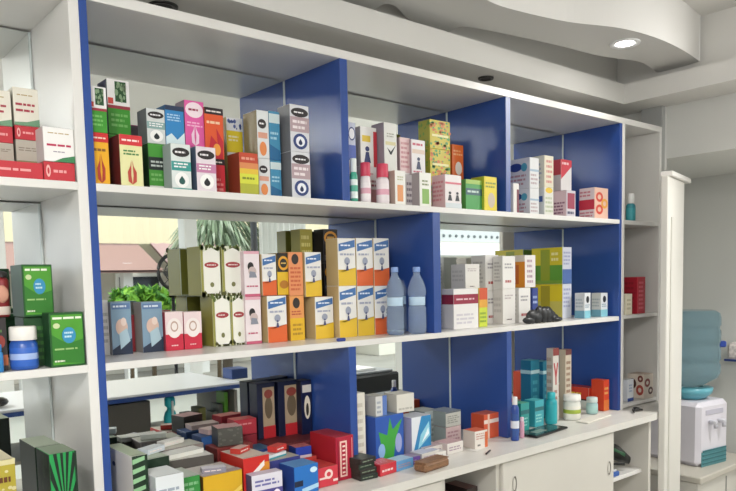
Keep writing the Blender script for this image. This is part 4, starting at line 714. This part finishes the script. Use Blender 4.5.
q = MB(); q.box(-2.0, -.60, ct2-.0, cxr, 0, ct2+.012, mat('e2e4ea', .3), .002); q.build('counter_top', oc)
q = MB(); q.box(-2.0, -.60, ct2-.02, cxr, .002, ct2-.0005, BLUE, .001); q.build('blue_edging', oc)
q = MB(); q.box(-2.0, -.45, .70, cxr-.02, -.03, .715, mat('9a968e', .5), .001); q.build('inner_shelf', oc)
q = MB(); q.box(-2.0, -.47, .02, cxr-.02, -.455, ct2-.031, TRL, .001); q.build('front_panel', oc)
xg = real(150, 420, oy-.04).x
q = MB(); q.box(xg-.36, -.44, .716, xg, -.03, ct2-.032, mat('5a5652', .5), .001); q.build('drawer_block', oc)
for x in (-2.0, -.9, cxr-.04): q = MB(); q.box(x, -.452, .0, x+.02, -.02, ct2-.032, mat('7a7670', .5), .001); q.build('side_panel', oc)
GO = 'cartons stored inside the customer counter'
for i, (a, b, yt, c, lab) in enumerate(((178, 188, 418, '8a8a84', 'grey carton inside the counter, leftmost in the mirror'), (188, 199, 414, '83837c', 'grey carton inside the counter, next to the olive one'), (200, 208, 408, '6a6a2c', 'olive carton inside the counter'), (214, 219, 412, '70726c', 'dark grey carton inside the counter'), (220, 225, 404, '5c6060', 'tall grey carton inside the counter'), (226, 234, 392, '5fae2a', 'bright green carton inside the counter'))):
    A, B = real(a, 440, oy-.06), real(b, 440, oy-.06); zt_ = min(real(a, yt, oy-.06).z, .905)
    carton(A.x, oy-.15, .7155, min(B.x, cxr-.05)-A.x-.006, .09, zt_-.716, c, [], lab, GO, 0, c, c)
A = real(171, 430, oy-.08)
t = empty('cleaner_bottle', (A.x, oy-.08, .7155), label='cyan spray bottle with white stripe inside the counter, seen in the mirror', cat='bottle')
q = MB(); q.lathe([(0, 0), (.036, 0), (.038, .005), (.038, .10), (.03, .13), (.018, .145), (.018, .16), (.03, .17), (.03, .21), (.02, .225), (0, .225)], mat('2cd0e0', .35)); q.build('bottle_body', t)
q = MB(); q.box(-.006, .030, .11, .006, .04, .2, mat('e8f0f0', .4), .002); q.build('stripe', t); t.scale = (.88, .88, .86)
# blue box on the counter
A, B = real(232, 378, oy-.1), real(248, 378, oy-.1)
bx('storage_box', (A.x, oy-.2, ct2+.0125, B.x, oy-.1, ct2+.07), mat('23407e', .45), bev=.003, label='dark blue box on the end of the customer counter, seen in the mirror', cat='box')
A = real(-4, 396, -1.05)
q = MB(); q.ball((0, 0, .022), .045, mat('141416', .35), (1, 1.2, .5)); q.build('computer_mouse', None, (real(-3, 397, oy-.12).x, oy-.12, ct2+.0132), label='black computer mouse on the customer counter, seen in the left mirror', cat='mouse')
# side desk with printer
A, B = real(352, 380, -1.0), real(410, 380, -1.0)
dk = empty('side_desk', (2.75, -1.3, 0), label='dark desk beside the customer counter, seen low in the mirror', cat='desk')
q = MB(); q.box(-.45, -.4, .70, .5, .25, .73, mat('4a4642', .4), .003); q.build('desk_top', dk)
for x, y in ((-.43, -.38), (.45, -.38), (-.43, .2), (.45, .2)): q = MB(); q.box(x, y, 0, x+.035, y+.035, .699, mat('333333', .5), .002); q.build('leg', dk)
pr_ = empty('printer', (2.75, -1.3, .731), label='black office printer with grey trays on the side desk', cat='printer')
q = MB(); q.box(-.25, -.22, 0, .25, .18, .17, mat('16171a', .35), .012); q.build('printer_body', pr_)
q = MB(); q.box(-.22, -.2, .171, .22, .15, .185, mat('8f9296', .4), .003); q.box(-.2, .181, .05, .2, .25, .058, mat('9a9ca0', .4), .002); q.build('paper_tray', pr_)
q = MB(); q.box(-.16, -.12, .186, .12, .1, .2, mat('e8e8e6', .7), .001); q.build('paper_stack', pr_)
# pedestal fan
A = real(172, 272, -2.9)
fn = empty('pedestal_fan', (A.x, -2.9, 0), label='black pedestal fan near the shop front, seen in the mirror', cat='fan')
q = MB(); q.lathe([(0, 0), (.2, 0), (.2, .02), (.03, .04), (0, .04)], mat('1a1a1c', .4)); q.build('fan_base', fn)
q = MB(); q.tube([(0, 0, .03), (0, 0, A.z-.05)], .014, mat('333336', .3, .6)); q.build('fan_pole', fn)
q = MB(); rr = .13
for rad in (rr, rr*.6): q.tube([(rad*math.cos(2*math.pi*i/32), .05, A.z+rad*math.sin(2*math.pi*i/32)) for i in range(33)], .014 if rad == rr else .004, mat('161618', .4))
q.tube([(0, -.08, A.z), (0, .06, A.z)], .035, mat('1a1a1c', .4), 14)
for i in range(8): q.tube([(0, .055, A.z), (rr*math.cos(i*math.pi/4), .055, A.z+rr*math.sin(i*math.pi/4))], .003, mat('161618', .4))
q.build('fan_head', fn)
# helmet on a white cabinet (right part of the mirror)
A = real(451, 290, -1.75)
bx('filing_cabinet', (A.x-.2, -2.2, 0, A.x+.45, -1.65, A.z-.02), mat('dcdcd8', .5), bev=.004, label='white filing cabinet near the open corner, seen in the mirror', cat='cabinet')
t = empty('motorcycle_helmet', (A.x+.1, -1.8, A.z-.019), label='round black motorcycle helmet on the white filing cabinet', cat='helmet')
q = MB(); q.ball((0, 0, .085), .085, mat('0c0c0e', .2), (1, 1.2, 1)); q.build('helmet_shell', t)
q = MB(); q.box(-.07, .085, .05, .07, .105, .1, mat('2a2c30', .1), .01); q.build('visor', t)
bx('medicine_carton', (A.x-.14, -1.75, A.z-.019, A.x-.07, -1.70, A.z+.14), mat('5fa82c', .5), label='bright green carton beside the motorcycle helmet, seen in the mirror', cat='carton')

# street
struct('ground', (-12, -16, -.2, 30, -4.6, -.07), mat('a9a498', .9, noise=.15, scale=1.5)).name = 'ground'
struct('ground_2', (6.6, -4.6, -.2, 30, 14, -.07), mat('a9a498', .9, noise=.15, scale=1.5)).name = 'ground'
def corr(c, w, h, n, m):   # corrugated sheet in x,z
    q = MB()
    for i in range(n):
        x0, x1 = i*w/n, (i+1)*w/n; y0, y1 = (.03 if i % 2 else 0), (0 if i % 2 else .03)
        q.poly([(x0, y0, 0), (x1, y1, 0), (x1, y1, h), (x0, y0, h)], m)
        q.poly([(x0, y0-.02, h), (x1, y1-.02, h), (x1, y1-.02, 0), (x0, y0-.02, 0)], m)
    return q
hb = empty('street_building', (1.6, -10.2, -.07), label='low building across the street with cream upper sheeting and pinkish awning, seen in the mirror', cat='building')
hb.rotation_euler.z = 0
q = MB(); q.box(-3, -3, 0, 7.6, 0, 2.3, mat('c9c2b4', .8, noise=.1, scale=2), .01); q.build('wall', hb)
q = corr(0, 10.6, 2.9, 90, mat('efe0b8', .7)); o = q.build('upper_sheeting', hb, (-3, .35, 2.25))
q = MB()
q.poly([(-3, .3, 2.25), (3.4, .3, 2.25), (3.4, 1.3, 1.78), (-3, 1.3, 1.78)], mat('b08a80', .7)); q.poly([(-3, 1.3, 1.74), (3.4, 1.3, 1.74), (3.4, .3, 2.21), (-3, .3, 2.21)], mat('8f6f68', .7))
q.poly([(3.6, .3, 2.3), (6.2, .3, 2.3), (6.2, 1.4, 1.7), (3.6, 1.4, 1.7)], mat('c09c98', .7)); q.poly([(3.6, 1.4, 1.66), (6.2, 1.4, 1.66), (6.2, .3, 2.26), (3.6, .3, 2.26)], mat('8f6f68', .7))
q.build('awning', hb)
for x in (-1.5, .2, 1.3, 2.9, 4.2, 5.6, 7.2): q = MB(); q.box(x-.08, .9, 0, x+.08, 1.06, 1.9, mat('e9e6df', .7), .01); q.build('pillar', hb)
for x in (-.8, .75, 2.1, 3.5, 4.8, 6.3):
    q = MB(); q.box(x-.42, .0, .7, x+.42, .05, 1.75, mat('f0eee8', .6), .01); w_ = q.build('window', hb)
    q = MB(); q.box(x-.36, .051, .76, x+.36, .06, 1.69, mat('23282e', .15), .002); q.build('pane', w_)
bb = empty('street_building', (9.5, -8.8, -.07), label='white hall with a dotted band at the right of the street in the mirror', cat='building')
q = MB(); q.box(0, -3, 0, 12, 0, 3.9, mat('e9e3d2', .8), .01); q.build('wall', bb)
q = MB(); q.box(-.1, 0, 2.0, 12, .9, 2.12, mat('f0eeea', .6), .01); q.build('canopy', bb)
q = MB(); q.box(0, .005, 2.35, 12, .02, 2.6, mat('c9cac6', .7), 0)
for k in range(60): q.ball((.1+.2*k, .03, 2.47), .035, mat('6a7070', .6))
q.build('dotted_band', bb)
q = MB(); q.box(0, .005, 2.9, 12, .03, 3.0, mat('8f8a7c', .7), 0); q.build('rail', bb)
for x in (1, 3.2, 5.4, 7.6): q = MB(); q.box(x, .0, .5, x+1.2, .04, 1.7, mat('9fb0b4', .3), .01); q.build('window', bb)
for i, (u, Y, s) in enumerate(((-20, -6.4, .6), (128, -6.6, .55), (150, -6.2, .6), (182, -6.5, .45), (216, -6.4, .6))):
    A = real(u, 300, Y)
    s = s*.45; Y -= .35*(i % 2)*2; A = real(u, 297, Y)
    t = empty('street_shrub', (A.x, Y, -.07), label=('leafy green bush at the far left of the street', 'rounded green bush in front of the pinkish awning', 'bright green bush in the middle of the street view', 'small green bush beside the black fan in the mirror', 'green bush right of the black fan in the mirror')[i], cat='bush', group='bushes along the street')
    q = MB(); q.tube([(0, 0, 0), (.02, 0, A.z*.6)], .03, mat('5a4a34', .8)); q.build('stem', t)
    q = MB(); rng = random.Random(i)
    gm = (mat('6faa30', .7), mat('94c840', .7), mat('4f8a32', .7))
    for k in range(420):
        a_, b_2 = rng.random()*6.283, math.acos(1-2*rng.random()); rad = s*(.5+.5*rng.random())
        c = Vector((rad*math.sin(b_2)*math.cos(a_), rad*math.sin(b_2)*math.sin(a_), A.z+.02+rad*.7*math.cos(b_2)))
        d1 = Vector((rng.uniform(-1, 1), rng.uniform(-1, 1), rng.uniform(-1, 1))).normalized()*.09; d2 = d1.cross(Vector((rng.random(), rng.random(), rng.random()))).normalized()*.035
        q.poly([c-d1, c+d2, c+d1, c-d2], gm[k % 3])
    q.build('foliage', t, kind='stuff')

# tree, curtain and pole in the street view
A = real(222, 230, -8.2)
t = empty('street_tree', (A.x, -8.2, -.07), label='grey green tree with hanging leaves in front of the cream sheeting, seen in the mirror', cat='tree')
q = MB(); q.tube([(0, 0, 0), (.05, 0, 1.2), (0, 0, A.z)], [.09, .07, .04], mat('5f5446', .8)); q.build('trunk', t)
q = MB(); rng = random.Random(11); gm = (mat('7f8f6c', .8), mat('5f7050', .8), mat('a3ad90', .8))
for k in range(900):
    a_ = rng.random()*6.283; rad = .75*rng.random()**.5; zz_ = A.z+.15-.8*rad*rad+rng.uniform(-.18, .25)
    c = Vector((rad*1.2*math.cos(a_), rad*.8*math.sin(a_), zz_)); d1 = Vector((math.cos(a_)*.1, math.sin(a_)*.1, -.1-.05*rng.random())); d2 = Vector((-math.sin(a_), math.cos(a_), .3))*.022
    q.poly([c-d1, c+d2, c+d1, c-d2], gm[k % 3])
q.build('foliage', t, kind='stuff')
A, B = real(259, 230, -4.3), real(304, 230, -4.3)
q = MB(); n = 40; cm = mat('eceeea', .8)
for i in range(n):
    x0, x1 = A.x+(B.x-A.x)*i/n, A.x+(B.x-A.x)*(i+1)/n; y0, y1 = -4.3+.03*math.sin(i*1.3), -4.3+.03*math.sin((i+1)*1.3)
    q.poly([(x0, y0, 1.2), (x1, y1, 1.2), (x1, y1, 2.19), (x0, y0, 2.19)], cm); q.poly([(x0, y0-.006, 2.19), (x1, y1-.006, 2.19), (x1, y1-.006, 1.2), (x0, y0-.006, 1.2)], cm)
q.build('window_curtain', label='white pleated curtain hanging at the open shop front, seen in the mirror', cat='curtain')
A = real(256, 230, -4.9)
q = MB(); q.tube([(0, 0, -.07), (0, 0, 3)], .04, mat('4a4a4c', .5)); q.build('street_pole', None, (A.x, -4.95, 0), label='dark metal pole at the kerb beside the white curtain, seen in the mirror', cat='pole')

# ------------------------------------------------------------------ light
W = D.worlds.new('sky'); SC.world = W; W.use_nodes = True
bg = W.node_tree.nodes['Background']; bg.inputs[0].default_value = (.80, .90, 1, 1); bg.inputs[1].default_value = .95
def area(name, loc, size, e, rot, color=(1, 1, 1)):
    l = D.lights.new(name, 'AREA'); l.shape = 'RECTANGLE'; l.size, l.size_y = size; l.energy = e; l.color = color
    o = D.objects.new(name, l); COL.objects.link(o); o.location = loc; o.rotation_euler = rot; return o
sun = D.lights.new('sun', 'SUN'); sun.energy = .9; sun.angle = math.radians(12); sun.color = (1, .96, .88)
so = D.objects.new('sun', sun); COL.objects.link(so); so.rotation_euler = (math.radians(-38), math.radians(12), 0)
# unseen fill lights added under the ceiling to brighten the room
for i, (x, y, e) in enumerate(((-.6, -1.9, 30), (.1, -3.7, 24), (5.3, -3.0, 20), (3.2, -1.0, 13))):
    t = empty('fill_light', (x, y, 2.5), label=('added round fill light over the customer side, nearest the left wall', 'added round fill light over the customer side, nearest the shop front', 'added round fill light over the customer side, at the open right corner', 'added round fill light close to the alcove lintel')[i], cat='ceiling light', group='added ceiling fill lights')
    q = MB(); q.lathe([(0, -.001), (.1, -.001), (.1, -.03), (0, -.03)], mat('f2f2f0', .5)); q.build('fill_housing', t)
    l = D.lights.new('lamp', 'POINT'); l.energy = e*.42; l.shadow_soft_size = .16; l.color = (1, .985, .96)
    o = D.objects.new('lamp', l); COL.objects.link(o); o.location = (x, y, 2.2)  # added point fill that lifts the ceiling and upright faces
    l = D.lights.new('fill_down', 'AREA'); l.shape = 'DISK'; l.size = .3; l.energy = e*.75; l.color = (1, .985, .96)
    o = D.objects.new('fill_down', l); COL.objects.link(o); o.location = (x, y, 2.45)
l = D.lights.new('downlight', 'SPOT'); l.energy = 1.2; l.spot_size = math.radians(110); l.shadow_soft_size = .04; l.color = (1, .96, .9)
p = ray(625, 43, 2, PZ); o = D.objects.new('downlight', l); COL.objects.link(o); o.location = (p.x, p.y, PZ-.03)

SC.view_settings.view_transform = 'Standard'; SC.view_settings.look = 'None'; SC.view_settings.gamma = 1
SC.view_settings.use_curve_mapping = False; SC.view_settings.exposure = 1.12
SC.cycles.max_bounces = 10; SC.cycles.transmission_bounces = 10; SC.cycles.glossy_bounces = 6
